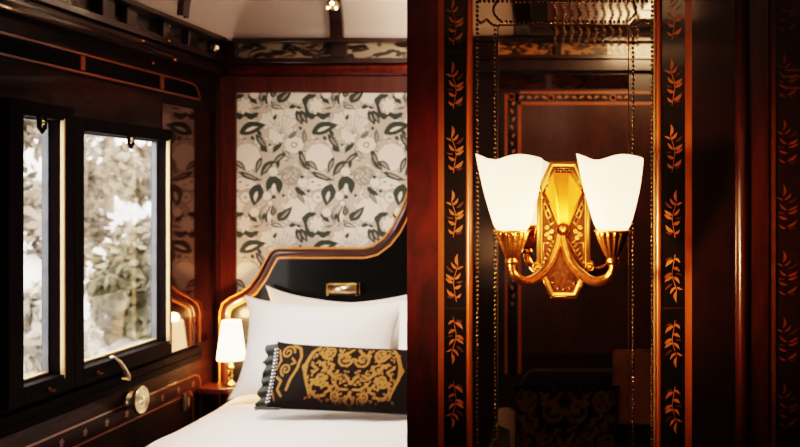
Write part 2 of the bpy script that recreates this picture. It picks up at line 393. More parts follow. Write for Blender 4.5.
# ---- wallpaper
CR,DK,GR,WH,MG=(.58,.53,.465),(.065,.084,.075),(.20,.205,.18),(.84,.785,.72),(.36,.335,.295)
R=Ras(72,118,3,CR)
Q=lambda u,v,y0:(300+u/7.45,y0+v/7.45-93)
def L_(u0,v0,u1,v1,y0,w,col=DK,bend=.1,inner=None,edge=None): R.leaf(Q(u0,v0,y0),Q(u1,v1,y0),w,col,bend,inner,.5,edge)
def blob(u,v,y0,r,ry=None,wob=.06,nw=9,edge=GR,ph=0,col=WH):
    c=Q(u,v,y0); R.disc(c,r+.6,edge,(ry or r)+.6,wob,nw,ph); R.disc(c,r,col,ry,wob,nw,ph)
rr=random.Random(3)
for i in range(150):                                                       # pale background tracery
    x,y=rr.uniform(0,72),rr.uniform(0,118); a=rr.uniform(0,6.3); l=rr.uniform(3,8)
    R.leaf((x,y),(x+l*math.cos(a),y+l*math.sin(a)),rr.uniform(1.2,2.4),rr.choice([MG,MG,GR,WH,WH]),rr.uniform(-.3,.3))
blob(150,90,145,13.5,wob=.03,edge=MG); blob(410,240,90,13,15,.13,8,MG); blob(300,230,90,7,8,.15,6,MG,1); blob(370,330,90,8,9,.1,7,MG)
for k in range(9):
    a=PI*(1.15+.1*k); R.line([Q(400,330,90),(Q(400,330,90)[0]+15*math.cos(a),Q(400,330,90)[1]+19*math.sin(a))],.5,MG)
blob(110,290,145,14,6,.10,8); blob(40,110,190,12,9,.08,8,MG); blob(520,150,190,13,12,.06,9,MG); blob(500,300,190,10,6,.1,7,MG)
for u,v in ((60,290),(100,275),(150,300)): R.disc(Q(u,v,145),1.6,GR,.8)
for a in [(85,200,265,268),(300,445,205,330),(0,90,60,190),(520,330,585,445),(255,95,215,215)]: L_(*a[:4],145 if a[0]!=300 else 90,5,GR,.08,MG)
c=Q(480,230,145); R.disc(c,11,MG,10)
for k in range(60):
    a=rr.uniform(0,6.3); r=10*math.sqrt(rr.random()); R.line([(c[0]+r*math.cos(a),c[1]+r*math.sin(a)),(c[0]+r*math.cos(a)+2,c[1]+r*math.sin(a)+rr.uniform(-1,1))],.7,rr.choice([GR,GR,CR,WH]))
blob(500,410,90,9.5,8.5,.05,8,MG); R.disc(Q(500,410,90),3.3,GR,2.8); R.disc(Q(500,410,90),2.2,WH,1.8)
blob(140,55,190,5.5,edge=GR,wob=.02); R.disc(Q(140,55,190),1.2,GR)
R.leaf(Q(120,135,90),Q(150,100,90),2,GR,.1); L_(190,142,262,122,90,2.5,GR)
L_(163,35,220,98,90,5,DK,-.1,GR); L_(243,35,254,98,90,3,DK); L_(282,35,268,98,90,3.5,DK); L_(370,82,442,25,90,6,DK,-.1); L_(325,122,425,145,90,4.6,DK,-.1,CR); L_(462,138,522,126,90,4.4,DK,-.2); L_(515,125,560,140,90,3,DK)
R.leaf(Q(92,325,90),Q(292,262,90),12,DK,-.13); R.leaf(Q(125,318,90),Q(245,272,90),4.6,WH,-.08)
L_(515,155,562,262,90,8,DK,-.1,GR); L_(545,150,600,250,90,5,DK,-.08); L_(228,300,262,345,90,4,DK); L_(180,345,205,375,90,4,DK); L_(455,360,522,305,90,5,GR); L_(340,445,415,395,90,5,DK); L_(40,290,40,400,90,4,GR); L_(345,225,368,180,90,3.5,DK); L_(535,290,560,280,90,4,DK); L_(570,400,580,300,90,5,GR,.1,MG); L_(215,330,300,445,90,6,GR,-.1,WH); L_(312,400,330,418,90,3,DK)
L_(18,100,82,192,145,6,DK,.05,MG); L_(60,118,142,190,145,6,DK,-.05,MG); L_(0,40,34,92,145,5,DK); L_(345,118,248,238,145,8,DK,.1,WH); L_(250,0,305,55,145,6,DK); L_(398,-5,338,65,145,5,DK); L_(410,50,460,112,145,6,GR,-.4,CR); L_(540,45,595,165,145,6,DK,.05,MG)
R.leaf(Q(243,296,145),Q(200,455,145),14,DK,.08); R.leaf(Q(228,330,145),Q(208,430,145),5.5,WH,.08)
R.leaf(Q(362,236,145),Q(298,345,145),8,DK,.12); R.leaf(Q(362,240,145),Q(385,365,145),7.5,DK,-.16); R.disc(Q(345,388,145),3,DK,2); R.leaf(Q(352,280,145),Q(345,370,145),5,WH,0)
blob(345,200,145,4.6,wob=.03,edge=MG); blob(298,380,145,4.4,wob=.03,edge=MG); blob(565,280,145,5,wob=.03,edge=MG); R.leaf(Q(385,110,145),Q(380,180,145),4,DK,.1)
for u,v in ((20,240),(562,240),(420,378),(70,345)): R.leaf(Q(u-12,v,145),Q(u+14,v-3,145),3.6,DK,.1)
L_(505,310,555,378,145,5,DK,-.1); L_(545,335,590,380,145,4,DK); L_(0,330,40,375,145,4,DK)
for w_,b_ in ((14,.2),(11,.2)): R.line([Q(262,240,190),Q(250,190,190),Q(268,135,190),Q(310,105,190)],.8,GR)
R.line([Q(250,235,190),Q(238,185,190),Q(262,125,190)],.7,GR); R.leaf(Q(290,245,190),Q(318,118,190),6,DK,.1); R.leaf(Q(312,240,190),Q(325,130,190),4.5,WH,0); R.leaf(Q(342,195,190),Q(338,120,190),6,DK,.1,GR); R.line([Q(372,190,190),Q(368,140,190),Q(340,110,190)],.8,GR)
L_(380,232,488,122,190,8.5,DK,.04,GR); L_(160,168,230,242,190,6,DK,.08); blob(322,100,190,2.8,edge=GR,wob=0); blob(205,165,190,4.5,edge=MG)
# scalloped dark ruff and ragged flower
ruff=[Q(u,v,90) for u,v in ((112,48),(72,50),(45,80),(48,115),(55,150),(68,188),(95,198),(125,185),(150,188),(178,202),(212,188),(228,178))]
R.line(ruff,[4.2,5,6.2,3.2,3.2,5,6.4,3.2,4.6,6,4.6,2.5],DK)
blob(130,120,90,6.6,7.2,.2,7,MG)
R.leaf(Q(92,325,90),Q(295,262,90),12.5,DK,-.13); R.leaf(Q(135,312,90),Q(235,274,90),3.2,WH,-.08)
R.leaf(Q(243,290,145),Q(200,455,145),14.5,DK,.08); R.leaf(Q(225,345,145),Q(210,425,145),3.6,WH,.08)
R.leaf(Q(362,232,145),Q(296,348,145),9,DK,.12); R.leaf(Q(362,236,145),Q(388,368,145),8.5,DK,-.16); R.leaf(Q(352,285,145),Q(345,365,145),4,WH,0)
for u0,v0,u1,v1,y0 in ((215,330,300,445,90),(18,100,82,192,145),(520,160,560,262,90),(548,160,600,255,90),(540,45,595,165,145),(380,232,488,122,190),(345,118,248,238,145),(85,200,265,268,145),(260,90,215,215,145),(440,60,330,150,145)):
    A_,B_=Q(u0,v0,y0),Q(u1,v1,y0); R.leaf(A_,B_,5.6,DK,.06); R.leaf((A_[0]*.8+B_[0]*.2,A_[1]*.8+B_[1]*.2),(A_[0]*.2+B_[0]*.8,A_[1]*.2+B_[1]*.8),2.2,MG,.06)
def tile_grid(name,rast,x0,z1,px_m,wpx,hpx,sub,y,mat,parent=None,kind='x'):
    nx,ny=int(wpx*sub),int(hpx*sub); X,Y=np.meshgrid(np.arange(nx+1)/sub,np.arange(ny+1)/sub)
    return X,Y,nx,ny
OX=300-238
sub=2; wpx,hpx=262,215; nx,ny=wpx*sub,hpx*sub; s_=.004196
cols=np.zeros(((nx+1)*(ny+1),3)); vs=[]; k=0
for j in range(ny+1):
    for i in range(nx+1):
        u,v=(238+i/sub),(j/sub)
        cols[k]=R.a[int(v*3)%R.ny,int((u)*3+ .01)%R.nx]; k+=1
        vs.append(((u-614)*s_,YB-.012,EYE-(93+v-195)*s_))
mb=MB(); mb.add(vs,[(j*(nx+1)+i,j*(nx+1)+i+1,(j+1)*(nx+1)+i+1,(j+1)*(nx+1)+i) for j in range(ny) for i in range(nx)])
wallpaper=mb.build('wallpaper_panel',attr_mat('printed_wallpaper',.75),cols=cols,recalc=False)
tag(wallpaper,'cream wallpaper panel printed with dark green leaves and white flowers above the headboard','wallpaper')

# ================================================================== WINDOWS
def window(n,y0,y1,z0,z1,yl,yr_,brass_y,label):
    """y0..y1 opening; casing from yl to yr_"""
    r=sroot('window_%d'%n,(XL,(y0+y1)/2,z0),label,'window')
    t=.048
    fr=MB().box(XL,XL+t,yl,y0,z0-.05,z1+.042).box(XL,XL+t,y1,yr_,z0-.05,z1+.042).box(XL,XL+t,y0,y1,z1,z1+.042).box(XL,XL+t,y0,y1,z0-.05,z0)
    f=fr.build('window_frame',M['frame_wood'],r,.003)
    for zz in (z0+.09,(z0+z1)/2,z1-.1): MB().lathe([(0,.0012),(.003,.0012),(.0035,0)],(0,0,0),8,axis='x').build('screw',M['brass'],f).location=(t,y1+.009-(y0+y1)/2,zz-z0)
    MB().box(XL-.018,XL,y1-.004,y1,z0,z1).box(XL-.018,XL,y0,y0+.004,z0,z1).box(XL-.018,XL,y0,y1,z1-.004,z1).box(XL-.018,XL,y0,y1,z0,z0+.004).build('window_reveal',M['steel'],r)
    MB().box(XL-.021,XL-.018,y0+.004,y1-.004,z0+.004,z1-.004).build('glass_pane',M['pane'],r)
    MB().box(XL+t-.012,XL+t+.001,brass_y[0],brass_y[1],z0-.012,z1+.006).build('brass_strip',M['gold_cream'],r,.002)
    MB().box(XL-.012,XL+.004,y0+.006,y1-.006,z0+.003,z0+.010).build('lower_bead',M['gold_cream'],r,.001)
    return r,f
w1,f1=window(1,*W1,2.68,3.008,(2.950,2.956),'narrow window with dark frame next to the picture edge')
w2,f2=window(2,*W2,3.009,3.672,(3.649,3.655),'wide window with dark frame nearer to the bed')
for r,(yc,zc) in ((w1,(2.825,1.513)),(w2,(3.345,1.493))):
    mb=MB(); mb.tube([(XL+.054,yc-.016,zc+.012),(XL+.054,yc-.014,zc-.022),(XL+.054,yc,zc-.034),(XL+.054,yc+.014,zc-.022),(XL+.054,yc+.016,zc+.012)],.006,8)
    l=mb.build('latch_loop',M['frame_wood'],r); MB().sphere((XL+.054,yc,zc-.008),.009,10).build('latch_knob',M['brass'],l)
for r,yc in ((w1,2.86),(w2,3.13)):
    MB().sphere((XL+.055,yc,.742),.008,10).tube([(XL+.048,yc,.742),(XL+.058,yc+.025,.736)],.004,8).build('sill_catch',M['gilt_dark'],r)
# sill, lower moulding, inlay lines of the window wall
trim(MB().box(XL,XL+.024,2.6,4.0,.672,.700).box(XL,XL+.014,2.6,4.02,.640,.668),M['frame_wood'])
def wall_line(pts,w,mat,t=.0025,x=XL):          # a flat band on the window wall, pts in (y,z)
    mb=MB(); n=len(pts); rows=[]
    for k,p in enumerate(pts):
        a=Vector(pts[max(0,k-1)]); b=Vector(pts[min(n-1,k+1)]); d=(b-a).normalized(); q=Vector((-d.y,d.x))*w/2
        p=Vector(p); rows.append([(x,p.x-q.x,p.y-q.y),(x+t,p.x-q.x,p.y-q.y),(x+t,p.x+q.x,p.y+q.y),(x,p.x+q.x,p.y+q.y)])
    return mb.grid(rows,smooth=False,wrap=True)
low=trim(wall_line([(2.3,.583),(3.985,.583),(4.02,.572),(4.035,.55),(4.035,.30)],.006,None),M['copper_line'],bevel=0)
trim(wall_line([(2.3,.520),(3.93,.520),(3.955,.512),(3.965,.495),(3.965,.30)],.006,None),M['copper_line'],bevel=0)
mb=MB()
for y in np.arange(2.75,3.98,.135):
    for a in range(5):
        t=2*PI*a/5; mb.poly([(XL+.0022,y+yy,.551+zz) for yy,zz in leaf2((0,0),(.016*math.cos(t),.016*math.sin(t)),.011,.1,4)])
trim(mb,M['ghost'],bevel=0)
band=trim(MB().box(XL,XL+.006,2.2,4.004,1.690,1.732),M['frame_wood'])
trim(wall_line([(2.2,1.741),(3.93,1.741),(3.975,1.735),(4.012,1.700),(4.018,1.686)],.007,None,.009),M['copper_line'],bevel=0)
trim(wall_line([(2.2,1.683),(4.018,1.683)],.007,None,.009),M['copper_line'],bevel=0)
for y in (3.127,3.676): MB().box(XL+.006,XL+.011,y-.012,y+.012,1.690,1.735).build('inlay_bar',M['copper_line'],band)
trim(MB().box(XL,XL+.004,3.69,4.172,.705,1.64),M['veneer'],bevel=0)  # its dark blotches stand in for wallpaper flowers mirrored in the varnish
# glowing domes added in place of lamp reflections on the varnished cornice
for (px,py,X,lab) in ((143,41,-1.615,'small copper stud standing in for a lamp reflection on the dark cornice, upper one farther from the bed'),(169,41,-1.615,'small copper stud standing in for a lamp reflection on the dark cornice, upper one nearer the corner'),
                  (153,63,-1.666,'small copper stud standing in for a lamp reflection beneath the cornice, lower one farther from the bed'),(175,59.5,-1.622,'small copper stud standing in for a lamp reflection beneath the cornice, lower one nearer the corner')):
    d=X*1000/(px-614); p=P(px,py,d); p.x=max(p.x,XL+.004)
    t=thing('glint_dome',lab,'glint',p,'reflection domes over the windows')
    MB().sphere(p,.0075,10,sc=(.6,1,.5)).build('glint_head',plain('copper_glint',(.5,.15,.05),.4,.6,emit=(1,.25,.06),es=.22),t)
    MB().lathe([(.009,-.004),(.009,.0),(.007,.001)],p,12,axis='x').build('glint_collar',M['gilt_dark'],t)
p=P(217,47.5,1612/(614-217)*1.0)  # glowing oval added for a light mirrored in the frieze
t=thing('oval_reflection','small pale oval glow standing in for a light mirrored in the dark corner frieze','light',p)
MB().sphere(p,.014,12,sc=(.4,1.0,.6)).build('lens',plain('oval_glow',(.8,.7,.55),.3,emit=(1,.82,.6),es=.5),t); MB().lathe([(.018,-.02),(.018,-.001),(.015,.001)],p,16,axis='x').build('reflection_rim',M['brass'],t)
# rosette light on the back rib
p=P(333,5,4.0)
t=thing('rosette_light','gold rosette light with three tiny bulbs on the ceiling rib','light',p)
ro=MB().lathe([(.0,-.012),(.016,-.010),(.020,-.004),(.022,.004),(.018,.03)],p,16,axis='y',fn=lambda a,k:1+.08*math.cos(8*a)).build('rosette',M['brass'],t)
for q,e in (((0,0,.004),1),((-.017,0,-.014),.4),((.017,0,-.016),.4)): MB().sphere(p+Vector(q)+Vector((0,-.014,0)),.008 if e==1 else .005,10).build('bulb',M['bulb'],t)
# ================================================================== MIRROR PARTITION
k=YP/1000                       # metres per photograph pixel on the partition
PX=lambda px:(px-614)*k
PZ=lambda py:EYE-(py-195)*k
ZT=2.34
wp=MB().box(PX(407),PX(737),YP,YP+.04,0,ZT); wp=struct(wp.build('wall_partition',M['mahogany']))
def mset(name,x0,x1,mat,t=.002,z0=0,z1=ZT): return MB().box(PX(x0),PX(x1),YP-t,YP+.001,z0,z1).build(name,mat,wp)
for a,b in ((438.3,444.2),(685,691.8)): mset('stringing_line',a,b,M['satin'])
for a,b in ((466,473),(655.2,662)):
    MB().grid([[(PX((a+b)/2)+(b-a)/2*k*math.cos(t),YP-.006*math.sin(t),z) for t in [PI*i/12 for i in range(13)]] for z in (0,ZT)]).build('mirror_moulding',M['satin_round'],wp)
mset('lacquer_panel',691.8,737,plain('dark_lacquered_mahogany',(.020,.006,.005),.25,coat=1,var=.5,bscale=8),.0015)
Lf=[(140,182,140,106,14,.28),(145,205,182,158,12,.22),(140,208,100,188,9,.2),(165,270,217,235,16,.2),(160,270,122,226,13,-.2),(165,292,219,262,14,.2),(163,327,118,303,15,-.25),(160,378,212,330,17,.22),(155,388,118,358,12,-.25)]
Gh=[(168,225,216,180,15,.15),(150,290,106,278,14,-.2),(165,388,212,374,13,.2)]
St=[(140,180),(150,215),(164,258),(168,300),(160,350),(150,412)]
def strip(x0,x1,cx,ys,flips):
    mb=MB().box(PX(x0),PX(x1),YP-.0016,YP+.001,0,ZT,0)
    for y,(fx,fy) in zip(ys,flips):
        def T(u,v,e): return (PX(cx+fx*((u/6.386)-25)), YP-.0016-e, PZ(y+fy*(v/6.386-40)))
        for q in Gh: mb.poly([T(a,b,.0003) for a,b in leaf2(q[:2],q[2:4],q[4],q[5])],2)
        for q in Lf: mb.poly([T(a,b,.0006) for a,b in leaf2(q[:2],q[2:4],q[4]*1.42,q[5])],1)
        for (a,b),(c,d) in zip(St,St[1:]): mb.poly([T(a-2.2,b,.0005),T(a+2.2,b,.0005),T(c+2.2,d,.0005),T(c-2.2,d,.0005)],1)
    for y in (308,52,564,-204): mb.box(PX(x0),PX(x1),YP-.0019,YP,PZ(y)-.0004,PZ(y)+.0004,2)
    return mb.build('inlay_border',[M['ebony'],M['inlay'],M['ghost']],wp,recalc=False)
ysL=[-364+64.1*i for i in range(17)]; ysR=[-380+65.9*i for i in range(17)]
strip(444.2,466,455,ysL,[(1,1) if y<250 else (-1,1) if y<300 else (1,-1) for y in ysL])
strip(662,685,673.5,ysR,[(1,1) if y<170 else (-1,1) if y<230 else (-1,-1) for y in ysR])
# ---- mirror
mx0,mx1,my0,my1=473,655.2,-4,600
ix0,ix1,iy0=498,628.5,25.5; iy1=575
mir=thing('wall_mirror','tall framed mirror with beaded edge behind the twin sconce','mirror',(PX(564),YP,PZ(575)))
ya,yb=YP-.0030,YP-.0035
q=[(ix0,iy0),(ix1,iy0),(ix1,iy1),(ix0,iy1)]; o_=[(mx0,my0),(mx1,my0),(mx1,my1),(mx0,my1)]
MB().add([(PX(a),yb,PZ(b)) for a,b in q],[(0,1,2,3)]).build('mirror_glass',M['mirror'],mir,recalc=False)
for i in range(4):
    j=(i+1)%4; MB().add([(PX(o_[i][0]),ya,PZ(o_[i][1])),(PX(o_[j][0]),ya,PZ(o_[j][1])),(PX(q[j][0]),yb,PZ(q[j][1])),(PX(q[i][0]),yb,PZ(q[i][1]))],[(0,1,2,3)]).build('mirror_border',M['mirror'],mir,recalc=False)
lm=M['gold_cream']
for a,b,c,d in ((ix0-.5,ix0+.5,iy0,iy1),(ix1-.5,ix1+.5,iy0,iy1),(ix0,ix1,iy0-.7,iy0+.7)): MB().box(PX(a),PX(b),yb-.0015,yb,PZ(d),PZ(c)).build('edge_line',M['edge_bronze'],mir)
MB().box(PX(653.4),PX(655.2),YP-.006,YP,PZ(600),PZ(-4)).build('edge_line',M['gold_cream'],mir)
def beads(pts,pitch=4.5,r=1.55,mat='bead'):
    mb=MB(); acc=0; pts=[Vector(p) for p in pts]
    for a,b in zip(pts,pts[1:]):
        l=(b-a).length; t=-acc
        t=acc
        while t<l:
            p=a+(b-a)*(t/l); w=.5*math.sin(p.y*1.9)
            mb.sphere((PX(p.x+w*0.5),yb-.0015,PZ(p.y)),r*k,7,sc=(1,.8,1.15)); t+=pitch
        acc=t-l
    return mb.build('beaded_trim',M[mat],mir)
for x in (477.5,495.3,633,652): beads([(x,-2 if x in (477.5,652) else 26),(x,590)])
beads([(480,1.5),(650,1.5)]); beads([(502,22.3),(626,22.3)])
beads([(477.5,20),(480.5,23.5),(484,22),(487,19.5),(490,23),(494,26),(500,27)],2.2,1.3,'white_bead' if 0 else 'bead'); beads([(497,2),(493.5,8),(494,14),(498,19),(502,22)],2.2,1.3)
beads([(652,20),(648,24),(644,20),(640,23),(634,27)],2.2,1.3); beads([(632,2),(636,8),(635,14),(630,20),(627,22)],2.2,1.3)

# ---- twin-arm sconce
SX=-.0835; AX=562
sc=thing('wall_sconce','gilt twin-arm wall sconce with two lit frosted glass shades on the mirror','wall lamp',(SX,YP-.004,PZ(230)))
YPL=YP-.004
def F(px,py,y=YPL): return (SX+(px-AX)*k*(y/YP)*1.0, y, EYE-(py-195)*y/1000)
F2=lambda px,py:(SX+(px-AX)*k, PZ(py))
oct_=[(549,161),(575,161),(588.5,190),(588.5,269),(574.5,297.5),(549.5,297.5),(535.5,269),(535.5,190)]
def scale_poly(p,f,c=(562,229)): return [(c[0]+(x-c[0])*f[0],c[1]+(y-c[1])*f[1]) for x,y in p]
plate=MB().prism([F2(*a) for a in oct_],YPL-.008,YPL).build('back_plate',M['gilt_dark'],sc,.0015)
def moulding(pts,w,y0,y1,mat,name,parent,closed=True):
    mb=MB(); n=len(pts)
    for i in range(n if closed else n-1):
        a,b=Vector(pts[i]),Vector(pts[(i+1)%n]); mb.tube([(*F2(*a)[:1],(y0+y1)/2,F2(*a)[1]),(F2(*b)[0],(y0+y1)/2,F2(*b)[1])],w*k/2,8); mb.sphere((F2(*a)[0],(y0+y1)/2,F2(*a)[1]),w*k/2,8)
    if not closed: a=pts[-1]; mb.sphere((F2(*a)[0],(y0+y1)/2,F2(*a)[1]),w*k/2,8)
    return mb.build(name,M[mat],parent)
yp=YPL-.008
# raised border of the upper half and the lower tip
_o=[Vector(a) for a in oct_]; _i=[Vector(a) for a in scale_poly(oct_,(.80,.92))]; _m=[Vector(a) for a in scale_poly(oct_,(.87,.95))]
MB().add([(*F2(*a)[:1],yp+.001,F2(*a)[1]) for a in _o]+[(*F2(*a)[:1],yp-.0035,F2(*a)[1]) for a in _m]+[(*F2(*a)[:1],yp-.0025,F2(*a)[1]) for a in _i]+[(*F2(*a)[:1],yp+.001,F2(*a)[1]) for a in scale_poly(oct_,(.79,.915))],[(r*8+q,r*8+(q+1)%8,(r+1)*8+(q+1)%8,(r+1)*8+q) for r in range(3) for q in range(8)]).build('border_moulding',M['gilt_rod'],plate)
moulding([(542,191),(552.8,168.5),(571.2,168.5),(582,191)],1.2,yp-.004,yp,'gilt_bright','inner_fillet',plate,False)
moulding([(537.5,271),(550,295.5),(574,295.5),(586.5,271)],2.0,yp-.003,yp,'gilt','border_moulding',plate,False)
moulding([(543,272),(553.5,292),(570.5,292),(581,272)],1.0,yp-.003,yp,'gilt','inner_fillet',plate,False)
# kite of three polished facets
mb=MB(); yk=yp-.0005
def G(px,py,e): x,z=F2(px,py); return (x,yp-e,z)
mb.add([G(551,173,.001),G(543.5,193,.001),G(557.5,227,.003),G(557,173,.005),G(567,173,.005),G(566.5,227,.003),G(580.5,193,.001),G(573,173,.001)],[(0,1,2,3),(3,2,5,4),(4,5,6,7)])
mb.build('kite_panel',M['gilt_kite'],plate)
moulding([(562,229),(543,192.5)],1.1,yp-.004,yp,'gilt','kite_fillet',plate,False); moulding([(562,229),(581,192.5)],1.1,yp-.004,yp,'gilt','kite_fillet',plate,False)
moulding([(560,236),(540.5,269)],1.3,yp-.004,yp,'gilt_bright','kite_fillet',plate,False); moulding([(564,236),(583.5,269)],1.3,yp-.004,yp,'gilt_bright','kite_fillet',plate,False)
# side rods ending in scroll curls
for s in (-1,1):
    rod=MB().tube([F(AX+s*24.6,193,yp-.004),F(AX+s*24.6,266,yp-.004)],.0036,10).build('side_rod',M['gilt_rod'],plate)
    for (cx,cy,r0) in ((AX+s*26.5,190.5,4.4),(AX+s*27,267.5,5.0)):
        pts=[F(cx+s*a,b,yp-.008) for a,b in [(x-0,y) for x,y in spiral((0,cy),r0,.8,PI*.8,1.6,22)]]
        MB().tube(pts,[.0022]*len(pts),8).sphere(F(cx,cy,yp-.009),.0030,8).build('scroll',M['gilt'],plate)
    # chased relief: twisted bars, small scrolls, pearls
    mb=MB()
    for i in range(5):
        t=i/4; a=(AX+s*(9+9*t),225-18*t*0-22*t+4); mb.tube([F(AX+s*(8.5+3.0*i),221-6.5*i,yp-.002),F(AX+s*(13.8+2.0*i),226-6.5*i,yp-.002)],.0016,6)
    for i in range(6): mb.tube([F(AX+s*(7+2.3*i),244+4.2*i,yp-.002),F(AX+s*(12+1.7*i),240+4.2*i,yp-.002)],.0016,6)
    mb.tube([F(AX+s*19,200,yp-.002),F(AX+s*10,222,yp-.002)],.0015,6); mb.tube([F(AX+s*20.5,206,yp-.002),F(AX+s*13,226,yp-.002)],.0015,6)
    mb.tube([F(AX+s*19.5,262,yp-.002),F(AX+s*20,243,yp-.002),F(AX+s*9,243,yp-.002)],.0013,6)
    for cx,cy in ((12,231),(16.5,227),(16.5,234),(13.5,237.5)): mb.tube([F(AX+s*x,y,yp-.0025) for x,y in spiral((cx,cy),2.3,.5,0,1.3,14)],.0015,6)
    for i in range(7): t=i/6; mb.sphere(F(AX+s*(10.5+7*t),172.5+17*t+1.5*math.sin(i*3),yp-.0015),.0020,6)
    mb.build('chased_relief',M['gilt_bright'],plate)
mb=MB()
for i in range(7): mb.sphere(F(AX-8.5+2.83*i,171-.6*(i%2),yp-.0015),.0019,6)
mb.build('chased_relief',M['gilt_bright'],plate)
mb=MB()
for a,b in ((544,271),(580,271),(551.5,283),(572.5,283),(556,288.5),(562,289.5),(568,288.5)): mb.sphere(F(a,b,yp-.001),.0029,8)
mb.build('pearls',M['gilt'],plate)
ball=MB().sphere(F(AX,230,YPL-.032),.0115,18).lathe([(.006,-.034),(.0085,-.014),(.012,-.004),(.013,.004)],(SX,YPL-.004,F(AX,230,YPL-.03)[2]),16,axis='y').build('centre_ball',M['gilt'],sc)
# arms
YC=YP-.140
def bez(P_,n=24):
    out=[]; m=len(P_)
    for i in range(n+1):                      # Catmull-Rom
        t=i/n*(m-1); j=min(int(t),m-2); f=t-j; p=[Vector(P_[min(max(j+q,0),m-1)]) for q in (-1,0,1,2)]
        out.append(.5*((2*p[1])+(-p[0]+p[2])*f+(2*p[0]-5*p[1]+4*p[2]-p[3])*f*f+(-p[0]+3*p[1]-3*p[2]+p[3])*f**3))
    return out
def Pd(px,py,y): return P(px,py,y)
for s in (-1,1):
    ax0=562.5-1.5; cup=(513 if s<0 else 611.8)
    cx0=562.2; dx=49.3
    Y0=YPL-.032
    path=[(ax0+s*1.5,233,Y0),(ax0+s*4,246,Y0-.006),(ax0+s*(11 if s<0 else 10),263,Y0-.022),(ax0+s*(21),275,Y0-.045),(ax0+s*33,281.5,Y0-.07),(cx0+s*43.5,279,YC+.006),(cx0+s*50.2,270.5,YC),(cx0+s*50.3,258,YC)]
    pts=bez([Pd(*a) for a in path],30); n=len(pts)
    MB().tube(pts,[.0058+.0022*math.sin(PI*min(1,i/(n-1)*1.1))**1 for i in range(n)],14).build('arm',M['gilt'],sc)
    c=Pd(cx0+s*50.3,262,YC); cw=YC/1000
    cupo=MB().lathe([(.0075,-.004),(.0095,-.002),(.0100,.002),(.0080,.005),(.0095,.008)],c,24).lathe([(.0090,.006),(.0120,.011),(.0165,.021),(.0205,.031),(.0240,.040),(.0262,.046),(.0250,.0475),(.0215,.046),(.012,.030),(.0,.028)],c,112,fn=lambda a,kk:1+(.17*abs(math.cos(7*a))-.13 if 2<=kk<=5 else .02*abs(math.cos(7*a)) if kk in (1,6) else 0)).build('shade_holder',M['gilt'],sc)
    MB().lathe([(.0255,.0455),(.0275,.047),(.0275,.0485),(.025,.0495)],c,32,fn=lambda a,kk:1+.03*math.cos(20*a)).build('holder_rim',M['gilt_bright'],cupo)
    # square-mouthed tulip shade with pulled corners and a wavy lip
    rows=[]; ph=PI/4+(.50 if s<0 else .30); H=.1135
    def ring(t,inner=0):
        out=[]; R0=.0185+.0065*(1-math.exp(-t/.035))+(.0492-.0250)*(t**1.1)+.0040*math.sin(PI*t)
        for i in range(64):
            a=2*PI*i/64; c3=math.cos(3*(a-PI)); g=t**2.2; da=(a-PI+PI)%(2*PI)-PI; da=abs(a-PI); tip=math.exp(-(da/.42)**2)
            r=R0*(1+.035*g*c3)+.0045*g*tip-inner
            z=.046+H*t+(t**5)*(.0036*c3+.0012*math.cos(5*a+1.0)+.003*math.exp(-(da/.22)**2))
            out.append(c+Vector((r*math.cos(a),r*math.sin(a),z)))
        return out
    ts=[i/18 for i in range(19)]
    rows=[ring(t) for t in ts]+[ring(t,.0025) for t in reversed(ts)]
    g=MB().grid(rows,wrap=True).build('glass_shade',M['sconce_glass'],sc)
    b=MB().sphere(c+Vector((0,0,.082)),.010,12,sc=(1,1,1.5)).build('bulb',M['bulb'],sc)
    ld=bpy.data.lights.new('sconce_glow','POINT'); ld.energy=SCONCE_W; ld.color=(1,.52,.21); ld.shadow_soft_size=.014
    lo=bpy.data.objects.new('sconce_glow',ld); C.objects.link(lo); lo.location=c+Vector((0,0,.082))
# ---- door beside the mirror
dx0=737
dr=sroot('door_1',(PX(737),YP+.03,0),'dark red door with leaf inlay beside the mirror','door')
d_=YP+.0
MB().tube([(PX(742),YP-.004,0),(PX(742),YP-.004,ZT)],.012,14).build('door_stile',M['door_wood'],dr)
MB().box(PX(740),PX(770),YP-.006,YP+.03,0,ZT).build('door_stile',M['door_wood'],dr,.004)
MB().box(PX(770),PX(775.5),YP-.002,YP+.03,0,ZT).build('stringing_line',M['copper_line'],dr)
mb=MB().box(PX(775.5),XR,YP+.002,YP+.03,0,ZT,0)
for i,y in enumerate([-320+66*j for j in range(16)]):
    for q in Gh+Lf:
        mb.poly([(PX(787+1.25*((a/6.386)-25)),YP+.0012-(.0004 if q in Lf else 0),PZ(y+1.0*(b/6.386-40))) for a,b in leaf2(q[:2],q[2:4],q[4]*1.1,q[5])],1 if q in Lf else 2)
for y in (70,76,88,-180,480): mb.box(PX(785),PX(840),YP+.0005,YP+.003,PZ(y+1),PZ(y-1),1)
dull=plain('dull_leaf_inlay',(.24,.06,.02),.4,coat=.5,var=.3)
mb.build('door_panel',[plain('door_black_veneer',(.03,.009,.006),.3,coat=.8,var=.3),dull,M['ghost']],dr,recalc=False)
# ================================================================== BED
BZ=.50; BX0,BX1,BY0,BY1=-1.520,-.36,2.15,4.10
bed=thing('bed','single bed with black lacquered headboard standing against the papered wall','bed',((BX0+BX1)/2,(BY0+BY1)/2,0))
MB().box(BX0+.03,BX1-.03,BY0+.03,BY1,.10,.30).build('bed_base',M['mahogany_dark'],bed,.01)
for x in (BX0+.06,BX1-.12):
    for y in (BY0+.06,BY1-.1): MB().box(x,x+.06,y,y+.06,0,.10).build('leg',M['mahogany_dark'],bed,.004)
MB().box(BX0+.03,BX1-.03,BY0+.03,BY1-.005,.301,.475).build('mattress',M['white'],bed,.03,4)
